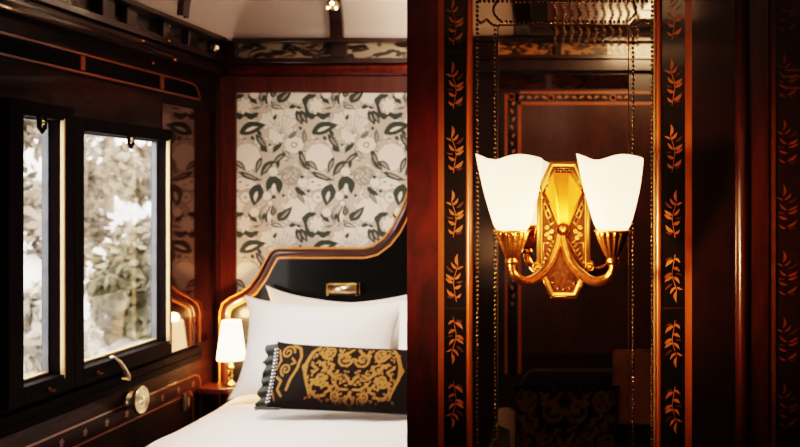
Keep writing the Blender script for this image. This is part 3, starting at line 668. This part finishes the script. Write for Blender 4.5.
# headboard: black panel inside a wood band with two orange lines
hy=4.125; hk=hy/1000
ol=[(219,470),(219,312),(222,303),(229,297.5),(241,291.5),(249,285.5),(257,274.5),(264.5,260),(269.5,251.5),(274,248.3),(279,247.3),(364,247.3),(373,245),(383,237.5),(391.5,226.5),(399,212),(405,197.5),(410,183),(415,168),(421,160.5),(430,157.5),(560,157.5),(560,470)]
def offset(pts,d):
    out=[]; n=len(pts)
    for i in range(n):
        p=Vector(pts[i]); a=Vector(pts[i-1]) if i else p-(Vector(pts[1])-p); b=Vector(pts[i+1]) if i<n-1 else p+(p-Vector(pts[i-1]))
        d1=(p-a).normalized(); d2=(b-p).normalized(); n1=Vector((-d1.y,d1.x)); n2=Vector((-d2.y,d2.x)); m=(n1+n2).normalized()
        out.append(p+m*(d/max(.4,m.dot(n1))))
    return out
H3=lambda p,e:((p[0]-614)*hk,hy-e,EYE-(p[1]-195)*hk)
def bandmesh(a,b,e,rnd=0):
    A=offset(ol,a); B=offset(ol,b); mb=MB(); rows=[]
    for q,w in zip(A,B):
        if rnd: rows.append([H3(q,-.02)]+[H3(q+(w-q)*t,e+rnd*math.sin(PI*t)) for t in [j/8 for j in range(9)]]+[H3(w,-.02)])
        else: rows.append([H3(q,-.02),H3(q,e),H3(w,e),H3(w,-.02)])
    return mb.grid(rows,smooth=bool(rnd))
pan=offset(ol,10.6)
mb=MB(); mb.prism([((p[0]-614)*hk,EYE-(p[1]-195)*hk) for p in pan],hy-.001,hy+.03)
hb=mb.build('headboard',M['lacquer'],bed)
bandmesh(1.5,9.8,.002,.007).build('headboard_band',M['band_wood'],hb)
bandmesh(0,1.7,.004).build('orange_line',M['orange_line'],hb); bandmesh(9.6,11.4,.003).build('orange_line',M['orange_line'],hb)
# bedspread
def spread_row(y):
    prof=[]; r=.035
    L=[(BX0+.0,.16),(BX0-.004,.30),(BX0,BZ-r)]+[(BX0+r-r*math.cos(a),BZ-r+r*math.sin(a)) for a in [PI/2*i/5 for i in range(1,6)]]
    n=40; L+= [(BX0+r+(BX1-BX0-2*r)*i/n,BZ) for i in range(1,n)]
    L+= [(BX1-r+r*math.sin(a),BZ-r+r*math.cos(a)) for a in [PI/2*i/5 for i in range(0,6)]]+[(BX1+.004,.30),(BX1,.16)]
    out=[]
    for x,z in L:
        f=1 if z>BZ-.01 else .4; nz=noise.noise((x*3.2,y*2.6,1.7))*.010+noise.noise((x*9,y*7,4.2))*.0035
        out.append((x+(0 if z>BZ-.02 else noise.noise((z*3,y*6,2))*.012), y, z+min(0,nz-.006)*f))
    return out
rows=[spread_row(BY0-.03+(4.09-BY0+.03)*j/80) for j in range(81)]
front=[[(p[0],BY0-.035,.16+(p[2]-.16)*t) for p in rows[0]] for t in (0,.5)]
bs=MB().grid(front+rows).build('bedspread',M['spread']); tag(bs,'smooth white bedspread spread over the single bed','bedspread')

# pillows ------------------------------------------------------------
def cushion_rows(w,h,t,nu,nv,pinch,seed,pw=2.4,wr=.006,ear=.0,pz=None):
    pz=pinch*1.3 if pz is None else pz
    def pt(u,v,side):
        e=(1-abs(u)**pw)*(1-abs(v)**pw); th=t/2*max(0,e)**.55
        x=w/2*u*(1-pinch*(1-v*v)**1.0*abs(u)**3); z=h/2*v*(1-pz*(1-abs(u)**1.5)*abs(v)**3)
        if ear: x+=ear*u*abs(u)**8*abs(v)**8; z+=ear*v*abs(u)**8*abs(v)**8
        n=noise.noise((x*7+seed,z*7,seed*1.3))*wr+noise.noise((x*17+seed,z*15,seed))*wr*.35
        return (x,side*(th+(n*min(1,e*3) if th>0 else 0)),z)
    us=[math.sin(PI/2*(2*i/nu-1)) if 0 else 2*i/nu-1 for i in range(nu+1)]; us=[math.copysign(1-(1-abs(u))**1.5,u) for u in us]
    vs=[2*j/nv-1 for j in range(nv+1)]; vs=[math.copysign(1-(1-abs(v))**1.5,v) for v in vs]
    return [[pt(u,v,-1) for u in us] for v in vs],[[pt(u,v,1) for u in us] for v in vs]
def place(rows,mat): return [[mat@Vector(p) for p in r] for r in rows]
def make_pillow(name,mat,cx,yb_,zb,lean,w,h,t,seed,pinch=.05,yaw=0,roll=0,ear=.02,pz=None):
    f,b=cushion_rows(w,h,t,36,28,pinch,seed,ear=ear,pz=pz)
    mtx=Matrix.Translation((cx,yb_,zb))@Matrix.Rotation(yaw,4,'Z')@Matrix.Rotation(-lean,4,'X')@Matrix.Rotation(roll,4,'Y')@Matrix.Translation((0,0,h/2))
    mb=MB(); mb.grid(place(f,mtx)); mb.grid(place(b,mtx)); return mb,mtx
mb,_=make_pillow('pillow',None,-1.075,4.042,.528,math.radians(5),.655,.388,.062,3,pinch=.05,ear=.02,pz=.27)
pb=mb.build('pillow',M['white'],weld=True); tag(pb,'white pillow upright against the black headboard, only its upper edge showing','pillow','white pillows')
mb,_=make_pillow('pillow',None,-1.147,3.80,.530,math.radians(20),.625,.378,.125,11,pinch=.09,roll=.014,ear=.018,yaw=-.06)
pf=mb.build('pillow',M['white'],weld=True); tag(pf,'large white pillow leaning behind the black and gold bolster','pillow','white pillows')
mb,_=make_pillow('pillow',None,-.520,3.775,.526,math.radians(19),.62,.385,.125,23,pinch=.03,ear=.006,yaw=.05)
pr=mb.build('pillow',M['white'],weld=True); tag(pr,'white pillow cut off by the mirror partition, only its end showing','pillow','white pillows')
# bolster cushion with woven scrollwork -------------------------------
w,h,t=.60,.235,.115
DKc,GD,GD2=(.012,.0085,.007),(.27,.14,.042),(.22,.11,.032)
RB=Ras(166,62,4,DKc,wrap=False); cxm=83
def sym(pts): return [pts,[(2*cxm-x,y) for x,y in pts]]
def bl(pts,wd,col=GD):
    for q in sym(pts): RB.line(q,[k*1.15 for k in wd] if isinstance(wd,list) else wd*1.15,col)
bl([(46,3),(40,10),(36,20),(36,31),(40,41),(43,50)],[2,3,3.2,3,2.4,1.5]); bl([(36,20),(33,24),(36,30)],2.5)
bl(spiral((52,35),6.5,1.2,PI*.9,-1.5),2.3); bl([(45,36),(44,46),(50,52),(58,50)],2.2); bl(spiral((57,9),7.5,1.4,PI,-1.6),2.1)
bl(spiral((74,15),8,2,0,1.35),2.0); bl([(64,22),(60,28),(66,33),(73,30)],[2,3,2.5,1.5]); bl([(66,38),(72,44),(80,44)],2.1); bl(spiral((69,50),5,1,PI*.3,1.3),1.9)
bl([(78,32),(83,38)],2.4); bl([(48,18),(54,22),(58,27)],[1.5,3.4,1.5]); bl([(42,22),(48,26),(44,30)],2.2); bl([(80,5),(76,9)],2.4); bl([(83,48),(79,55),(83,60)],2)
bl([(60,39),(64,45),(60,47)],2); bl([(66,5),(70,8),(67,12)],1.8)
for s in (0,1):                                      # part medallions at both ends
    T=(lambda x,y:(x,y)) if s==0 else (lambda x,y:(166-x,y))
    for pts,wd in (([(18,2),(26,6),(29,14),(27,26),(22,36),(19,46)],2.8),(spiral((14,10),7,1.2,0,-1.5),2.0),(spiral((15,27),6,1.2,PI*.6,1.4),2.0),([(4,8),(8,18),(4,26)],2.4),([(6,34),(12,38),(9,46),(14,52)],2.4),([(20,16),(24,20),(20,22)],2.0),([(3,48),(7,56)],2)): RB.line([T(*p) for p in pts],wd,GD)
rr=random.Random(5)
for i in range(150):
    x,y=rr.uniform(40,cxm-1),rr.uniform(4,56); a=rr.uniform(0,6.3); l=rr.uniform(2.5,5)
    for f in (1,-1): RB.leaf((cxm-f*(cxm-x),y),(cxm-f*(cxm-x)+f*l*math.cos(a),y+l*math.sin(a)),rr.uniform(1.6,2.6),GD if y<44 else GD2,.2)
f,b=cushion_rows(w,h,t,250,100,.02,31,pw=3.2,wr=.006,ear=.008)
CZ=.520
cush=thing('bolster_cushion','black and gold scrollwork bolster cushion with beaded fringe on the white bed','cushion',(-.955,3.60,CZ))
mtx=Matrix.Translation((-.945,3.585,CZ))@Matrix.Rotation(-math.radians(22),4,'X')@Matrix.Rotation(math.radians(2.8),4,'Y')@Matrix.Translation((0,0,h/2+.003))
fr_=place(f,mtx); bk=place(b,mtx)
nu,nv=250,100; cc=np.zeros((2*(nu+1)*(nv+1),3)); k2=0
for side,rw in ((0,f),(1,b)):
    for r in rw:
        for p in r:
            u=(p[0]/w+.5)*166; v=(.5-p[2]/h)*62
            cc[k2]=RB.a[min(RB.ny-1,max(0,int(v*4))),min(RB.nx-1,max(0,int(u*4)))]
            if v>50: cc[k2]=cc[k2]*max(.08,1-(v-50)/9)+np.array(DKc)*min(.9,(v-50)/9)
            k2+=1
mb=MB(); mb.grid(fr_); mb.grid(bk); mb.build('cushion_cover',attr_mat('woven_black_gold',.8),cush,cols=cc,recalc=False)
# end ruffle, beads, tassel cord
left=[mtx@Vector((-w/2*(1-.02*(1-v*v))-.001,0,h/2*v)) for v in [2*i/30-1 for i in range(31)]]
rows=[]
for j in range(7):
    t_=j/6; rows.append([p+Vector((-.042*t_-.005*math.sin(i*.9)*t_, .012*math.sin(i*1.3)*t_-.01*t_, -.010*t_+.004*math.sin(i*.7)*t_)) for i,p in enumerate(left)])
MB().grid(rows).build('fringe',M['fringe'],cush)
mb=MB()
for i in range(16):
    f_=3+i*1.62; q=left[int(f_)]; q2=left[min(30,1+int(f_))]; p=q+(q2-q)*(f_%1); mb.sphere(p+Vector((-.004,-.016,0)),.0043,8); mb.sphere(p+Vector((.0065,-.020,.003)),.0028,6)
mb.build('bead_edging',M['white_bead'],cush)
p0=left[0]; MB().tube([p0+Vector((.05,-.012,-.001)),p0+Vector((.0,-.014,-.001)),p0+Vector((-.02,-.022,.001)),p0+Vector((-.038,-.03,.007))],[.005,.005,.0045,.003],8).build('tassel_cord',M['fringe'],cush)
MB().tube([mtx@Vector((x,-.004,-h/2*(1-.026*(1-(2*x/w)**2))-.001)) for x in np.linspace(-w/2,w/2,16)],.0045,8).build('piping',M['ebony'],cush)

# reading light on the headboard
p=P(342,289.5,hy); q0,q1=P(325.5,283.5,4.09),P(358.5,296,4.09)
rl=thing('reading_light','small polished brass box light fixed to the black headboard','reading light',(p.x,hy,q1.z))
MB().box(q0.x,q1.x,hy-.012,hy-.002,q1.z+.001,q0.z+.001).build('back_plate',M['brass'],rl,.003)
for a,b in ((q0.x+.003,q0.x+.012),(q1.x-.012,q1.x-.003)): MB().box(a,b,hy-.040,hy-.011,q1.z,q0.z).build('end_bracket',M['brass'],rl,.002)
MB().tube([(q0.x+.012,hy-.031,(q0.z+q1.z)/2),(q1.x-.012,hy-.031,(q0.z+q1.z)/2)],.020,18).build('cylinder_shade',M['brass_pale'],rl)

# bedside lamp and its corner shelf -----------------------------------
lx,ly=-1.549,4.048; sz=.530
sh=thing('corner_shelf','small red mahogany corner shelf beside the bed head','shelf',(-1.59,4.03,sz-.025))
MB().prism([(0,0)]*0+[(-1.669,3.86),(-1.60,3.83),(-1.50,3.90),(-1.478,4.0),(-1.478,4.17),(-1.669,4.17)],0,.022) 
pts=[(-1.664,3.985),(-1.60,3.965),(-1.53,3.975),(-1.49,4.02),(-1.485,4.108),(-1.664,4.108)]
mb=MB(); n=len(pts); mb.add([(x,y,sz-.022) for x,y in pts]+[(x,y,sz) for x,y in pts],[tuple(range(n)),tuple(range(2*n-1,n-1,-1))]+[(i,(i+1)%n,n+(i+1)%n,n+i) for i in range(n)])
mb.build('shelf_top',M['back_wood'],sh,.004)
mb=MB(); mb.box(-1.664,-1.650,4.0,4.10,sz-.12,sz-.022); mb.build('bracket',M['mahogany_dark'],sh,.004)
lamp=thing('bedside_lamp','small lit bedside lamp with cream shade on the corner shelf','table lamp',(lx,ly,sz))
MB().lathe([(.0,0),(.030,0),(.031,.006),(.024,.010),(.010,.016),(.008,.022)],(lx,ly,sz+.001),24).build('lamp_base',M['brass'],lamp)
MB().lathe([(.007,.015),(.007,.03),(.012,.040),(.0085,.050),(.008,.062),(.018,.070),(.019,.074),(.009,.080),(.007,.10),(.006,.15)],(lx,ly,sz),20).build('stem',M['brass'],lamp)
ring=MB()
sz0=P(0,359.5,ly).z; sz1=P(0,320.5,ly).z
prof=[]
prof=[(.0560,sz0),(.0545,sz0+.02),(.0450,sz0+.09),(.0365,sz1)]
mb=MB(); rows=[]
for r,z in prof+[(r-.0015,z) for r,z in reversed(prof)]: rows.append([(lx+r*(1+.012*math.cos(24*a))*math.cos(a),ly+r*(1+.012*math.cos(24*a))*math.sin(a),z) for a in [2*PI*i/96 for i in range(96)]])
MB().grid(rows,wrap=True).build('lamp_shade',M['lamp_cloth'],lamp)
MB().sphere((lx,ly,sz0+.055),.013,12,sc=(1,1,1.4)).tube([(lx,ly,sz+.14),(lx,ly,sz0+.04)],.006,8).build('bulb',M['bulb'],lamp)
for q in (0,PI/2): MB().tube([(lx-.047*math.cos(q),ly-.047*math.sin(q),sz0+.075),(lx+.047*math.cos(q),ly+.047*math.sin(q),sz0+.075)],.001,6).build('shade_spider',M['brass'],lamp)
def point(name,loc,e,col,r=.02):
    ld=bpy.data.lights.new(name,'POINT'); ld.energy=e; ld.color=col; ld.shadow_soft_size=r; o=bpy.data.objects.new(name,ld); C.objects.link(o); o.location=loc; return o
point('lamp_glow_up',(lx,ly,sz1+.012),LAMP_W*.6,(1,.50,.20)); point('lamp_glow_down',(lx,ly-.0,sz0-.01),LAMP_W,(1,.50,.20))
# window winder and its lever
wx=-1.628; wc=P(140.5,400,3.438); wc.x=wx
wi=thing('window_winder','round brass window winder knob low on the dark window wall','winder',(XL,wc.y,wc.z))
MB().lathe([(.030,0),(.030,.010),(.014,.014),(.012,.026)],(XL,wc.y,wc.z),24,axis='x').build('spindle',M['brass_pale'],wi)
MB().lathe([(r*1.1,z) for r,z in [(.018,-.018),(.036,-.014),(.043,-.005),(.044,.004),(.041,.009),(.036,.005),(.033,.001),(.027,.008),(.021,.003),(.014,.002),(.010,.010),(.0,.012)]],wc,32,axis='x').build('disc',M['brass_pale'],wi)
a=P(112,357,3.247); b=P(129,380,3.36); X_=XL+.045
lv=thing('window_lever','worn pinkish metal lever slanting down from the wide window sill','lever',(XL,a.y,a.z))
pts=[Vector((X_-.004,a.y,a.z)),Vector((X_,a.y+.03,a.z-.018)),Vector((X_+.006,(a.y+b.y)/2,(a.z+b.z)/2)),Vector((X_,b.y-.02,b.z+.02)),Vector((X_-.006,b.y,b.z))]
MB().tube(pts,[.009,.012,.010,.012,.007],10,flat=.5).build('handle',M['steel_dark'],lv)
MB().lathe([(.014,0),(.014,.02),(.009,.024),(.009,.045)],(XL,b.y-.01,b.z+.01),14,axis='x').build('pivot',M['brass'],lv)
p=P(186.5,401,3.90); p.x=XL
sw=thing('switch_plate','small metal switch plate low on the window wall by the bed','switch',(XL,p.y,p.z))
MB().box(XL,XL+.005,p.y-.036,p.y+.036,p.z-.034,p.z+.034).build('plate',M['gilt_dark'],sw,.002)
MB().box(XL+.005,XL+.012,p.y-.034,p.y-.024,p.z-.034,p.z+.034).build('rocker',M['steel'],sw,.001); MB().box(XL+.005,XL+.010,p.y+.000,p.y+.014,p.z-.02,p.z+.012).build('rocker',M['steel_dark'],sw,.001)
# ================================================================== WHAT THE MIRROR SHOWS: rear wall and armchair
kv=5.04/1000; VX=lambda px:(px-614)*kv; VZ=lambda py:EYE-(py-195)*kv
YF=YR+.004
rp=MB()
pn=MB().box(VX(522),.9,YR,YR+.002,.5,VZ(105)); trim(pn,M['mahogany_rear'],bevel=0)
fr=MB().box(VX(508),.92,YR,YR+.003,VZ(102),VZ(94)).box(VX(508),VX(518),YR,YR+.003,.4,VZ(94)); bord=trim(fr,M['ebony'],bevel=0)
for a,b,c,d in ((505,507.5,94,300),(518,521.5,102,300)): MB().box(VX(a),VX(b),YR,YR+.004,.4,VZ(c)).build('stringing_line',M['satin'],bord)
for a,c,d in ((520,91.5,94),(518,102,105)): MB().box(VX(a),.92,YR,YR+.004,VZ(d),VZ(c)).build('stringing_line',M['satin'],bord)
mb=MB()
def ros(x,z,r):
    for i in range(8):
        t=2*PI*i/8; mb.poly([(x+a,YR+.0045,z+b) for a,b in leaf2((0,0),(r*math.cos(t),r*math.sin(t)),r*.7,.1,4)])
ros(VX(512),VZ(97),.021)
for px in (551,613,675,737): ros(VX(px),VZ(98),.019)
for i in range(16):
    x=VX(522+i*7.5); 
    if all(abs(x-VX(p))>.03 for p in (551,613)): mb.poly([(a,YR+.0042,b) for a,b in leaf2((x-.014,VZ(98)-.004*(-1)**i),(x+.014,VZ(98)+.006*(-1)**i),.013,.3,4)])
for i in range(26):
    z=VZ(106+i*8); s=(-1)**i; mb.poly([(a,YR+.0042,b) for a,b in leaf2((VX(513),z),(VX(513)+.013*s,z+.025),.013,.25*s,4)])
mb.build('rosette_inlay',M['inlay'],bord,recalc=False)
for a,b in ((500,546),(552,640)): trim(MB().box(VX(a),VX(b),YR,YR+.006,VZ(89),VZ(75)),M['veneer'])
# dark boarded end of the ceiling with its bead hangings
trim(MB().box(-.31,XR,-1.35,-1.32,2.16,2.40).box(-.31,XR,YR,-1.32,2.12,2.16),M['mahogany_dark'])
mb=MB(); rr=random.Random(9)
for i in range(13):
    x=-.27+.037*i
    for j in range(22): mb.sphere((x+.006*math.sin(j*1.2),-1.30+.004*math.cos(i+j),2.30-.0145*j-.0),.0085,6,sc=(1.2,.8,.55))
bd=mb.build('bead_curtain',M['bead_bronze']); tag(bd,'short hanging curtain of dark bronze glass beads seen in the upper part of the mirror','bead curtain',kind='stuff')
for i,(x,z,nm) in enumerate(((.02,2.14,'lowest of the three'),(.085,2.10,'middle one'),(-.02,2.07,'end one'))):
    pass
# armchair facing the mirror
ac=thing('armchair','dark green velvet armchair with tan head rest, reflected low in the mirror','armchair',(-.02,.72,0))
MB().box(-.32,.36,.42,1.02,.10,.40).build('seat_base',M['velvet'],ac,.03,4)
MB().box(-.26,.30,.55,1.03,.401,.50).build('seat_cushion',M['velvet'],ac,.035,4)
MB().box(-.27,.31,.40,.53,.40,.80).build('backrest',M['velvet'],ac,.05,5)
for x in (-.335,.315): MB().box(x,x+.06,.42,1.03,.38,.69).build('armrest',M['velvet'],ac,.03,4)
MB().box(-.005,.15,.535,.56,.66,.87).build('head_rest',M['tan'],ac,.012,3)
for x in (-.30,.30):
    for y in (.45,.97): MB().lathe([(.018,0),(.026,.10)],(x,y,0),12).build('leg',M['mahogany_dark'],ac)
am=MB(); am.grid([[(x,y,z) for x,z in ((-.342,.56),(-.341,.685),(-.32,.698),(-.30,.698),(-.272,.685),(-.270,.56))] for y in (.50,.56,.64,.72)]); am=am.build('arm_cover',M['white'])
tag(am,'white linen arm cover draped on the armchair, reflected at the mirror foot','arm cover')
f,b=cushion_rows(.29,.27,.10,60,50,.04,41,wr=.004)
m2=Matrix.Translation((-.13,.625,.506))@Matrix.Rotation(math.radians(12),4,'X')@Matrix.Translation((0,0,.138))
cc=np.zeros((2*61*51,3)); i=0
for rw in (f,b):
    for r in rw:
        for p in r:
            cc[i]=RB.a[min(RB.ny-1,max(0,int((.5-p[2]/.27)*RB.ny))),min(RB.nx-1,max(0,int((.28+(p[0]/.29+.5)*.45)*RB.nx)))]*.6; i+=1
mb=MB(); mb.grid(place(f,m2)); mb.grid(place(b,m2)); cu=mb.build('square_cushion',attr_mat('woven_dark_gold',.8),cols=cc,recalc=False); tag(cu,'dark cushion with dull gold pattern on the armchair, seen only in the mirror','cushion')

# ================================================================== OUTSIDE
rows=[]
for j in range(131):
    r=[]
    for i in range(131):
        x=-1.9-9.5*(i/130)**1.2; y=-2+22*j/130; d=-x-1.9
        z=-.95+.33*d+.45*noise.noise((x*.35,y*.35,3))+.28*noise.noise((x*.9,y*.9,7))+.34*abs(noise.noise((x*2.1,y*2.1,1)))+.12*abs(noise.noise((x*5,y*5,2)))
        r.append((x,y,z))
    rows.append(r)
def gz(x,y):
    d=-x-1.9; return -.95+.33*d+.45*noise.noise((x*.35,y*.35,3))+.28*noise.noise((x*.9,y*.9,7))+.34*abs(noise.noise((x*2.1,y*2.1,1)))+.12*abs(noise.noise((x*5,y*5,2)))
struct(MB().grid(rows).build('ground_snow',M['snow']),'snow covered slope outside the windows','ground')
def tree(x,y,H,R0,mat,label,name,seed,n=900,trunk=True,low=.1,grp=None):
    rr=random.Random(seed); z0=gz(x,y)-.05; t=thing(name,label,'tree' if trunk else 'bush',(x,y,z0),grp)
    if trunk: MB().tube([(x,y,z0),(x+.05,y,z0+H*.4),(x-.04,y+.03,z0+H*.8)],[.10,.07,.02],8).build('trunk',M['bark'],t)
    mb=MB(); cl=[]
    for i in range(26):
        h=low+(1-low)*rr.random(); rad=R0*(1.05-h*.75)*math.sqrt(rr.random()); a=rr.uniform(0,6.28); cl.append((x+rad*math.cos(a),y+rad*math.sin(a),z0+H*h,R0*rr.uniform(.18,.36)))
    for i in range(int(n*3)):
        c=rr.choice(cl); v=Vector((rr.gauss(0,1),rr.gauss(0,1),rr.gauss(0,.7))).normalized()*c[3]*rr.random()**.4; p=Vector(c[:3])+v
        u=Vector((rr.gauss(0,1),rr.gauss(0,1),rr.gauss(0,1))).normalized(); w_=u.cross(Vector((rr.gauss(0,1),rr.gauss(0,1),rr.gauss(0,1)))).normalized(); s1=rr.uniform(.045,.095); s2=s1*.5
        mb.add([p-u*s1,p+w_*s2,p+u*s1,p-w_*s2],[(0,1,2,3)])
    mb.build('foliage',M[mat],t,recalc=False)
    if trunk:
        mb=MB()
        for i in range(7):
            h=rr.uniform(.25,.8); a=rr.uniform(0,6.28); mb.tube([(x,y,z0+H*h),(x+R0*.7*math.cos(a),y+R0*.7*math.sin(a),z0+H*h+.3)],[.03,.01],6)
        mb.build('branches',M['bark'],t)
tree(-5.6,10.4,4.0,1.25,'leaf_tan','tall tan winter tree filling the upper pane of the wide window','winter_tree',1,2600)
tree(-7.4,14.6,3.0,1.0,'leaf_pale','pale frosted tree by the bright sky in the wide window','winter_tree',2,1300)
tree(-4.05,8.6,.9,.55,'leaf_olive','low olive bush above the snow in the wide window','winter_bush',3,900,False)
tree(-7.9,12.0,3.0,.8,'leaf_olive','olive brown tree seen through the narrow window','winter_tree',4,1200)
tree(-9.6,14.6,4.2,1.2,'leaf_tan','tan tree farther back in the narrow window','winter_tree',5,1500)
tree(-4.3,7.6,.8,.5,'leaf_pale','frosted low bush near the snow bank under the trees','winter_bush',6,700,False)

tree(-3.55,6.3,.7,.42,'leaf_pale','small frosted bush closest below the narrow window sill','winter_bush',8,700,False)
tree(-3.9,10.9,.9,.5,'leaf_pale','frosted bush on the snow at the bright side of the wide window','winter_bush',9,700,False)
# ================================================================== LIGHT, SKY, CAMERA
wd=bpy.data.worlds.new('sky'); bpy.context.scene.world=wd; wd.use_nodes=True; nt=wd.node_tree
bg=nt.nodes['Background']; sky=N(nt,'ShaderNodeTexSky'); sky.sky_type='HOSEK_WILKIE'; sky.turbidity=9; sky.ground_albedo=.9; sky.sun_direction=(-.3,.35,.6)
mxn=N(nt,'ShaderNodeMixRGB'); mxn.inputs[0].default_value=.85; mxn.inputs[2].default_value=(1,.965,.92,1)
nt.links.new(sky.outputs[0],mxn.inputs[1]); nt.links.new(mxn.outputs[0],bg.inputs[0]); bg.inputs[1].default_value=SKY
def area(name,loc,target,sx,sy,e,col,spread=None):
    ld=bpy.data.lights.new(name,'AREA'); ld.shape='RECTANGLE'; ld.size=sx; ld.size_y=sy; ld.energy=e; ld.color=col
    if spread: ld.spread=math.radians(spread)
    o=bpy.data.objects.new(name,ld); C.objects.link(o); o.location=loc; o.rotation_euler=(Vector(target)-Vector(loc)).to_track_quat('-Z','Y').to_euler(); return o
area('daylight_wide_window',(-2.3,3.3,1.45),(-1.1,3.5,.6),.7,.9,DAY_W,(.97,.98,1))
area('cabin_top_fill',(-1.05,2.9,2.25),(-.95,3.6,.6),.35,.35,TOP_FILL_W,(1,.74,.58),110)  # added fill for bed and wallpaper, no ceiling fixture built
area('cabin_cove_fill',(-.55,3.80,1.86),(-.60,4.02,2.3),.5,.2,COVE_W,(1,.82,.68))  # unseen uplight added to brighten the back cove
area('rear_wall_fill',(.2,-.6,2.25),(.0,-1.6,1.6),.5,.3,REAR_W,(1,.62,.35))  # added behind the camera so the mirrored rear wall reads brighter
area('sconce_side_fill',(-1.15,.35,1.15),(-.085,1.6,1.22),.2,.2,FRONT_W,(1,.54,.25),22)  # low warm light added from the side for sconce and partition
point('sconce_fill',(SX,1.50,1.235),FILL_W,(1,.51,.20),.03)  # added light without a bulb, lifts plate, arms and inlay strips
cam=bpy.data.cameras.new('camera'); co=bpy.data.objects.new('camera',cam); C.objects.link(co)
co.location=(0,0,EYE); co.rotation_euler=(PI/2,0,0); cam.sensor_width=36; cam.lens=45; cam.shift_x=(400-614)/800; cam.shift_y=(195-223.5)/800
cam.clip_start=.05; cam.dof.use_dof=True; cam.dof.focus_distance=2.0; cam.dof.aperture_fstop=6.3
bpy.context.scene.camera=co
vs_=bpy.context.scene.view_settings; vs_.view_transform='Filmic'; vs_.look='High Contrast'; vs_.exposure=EXPO
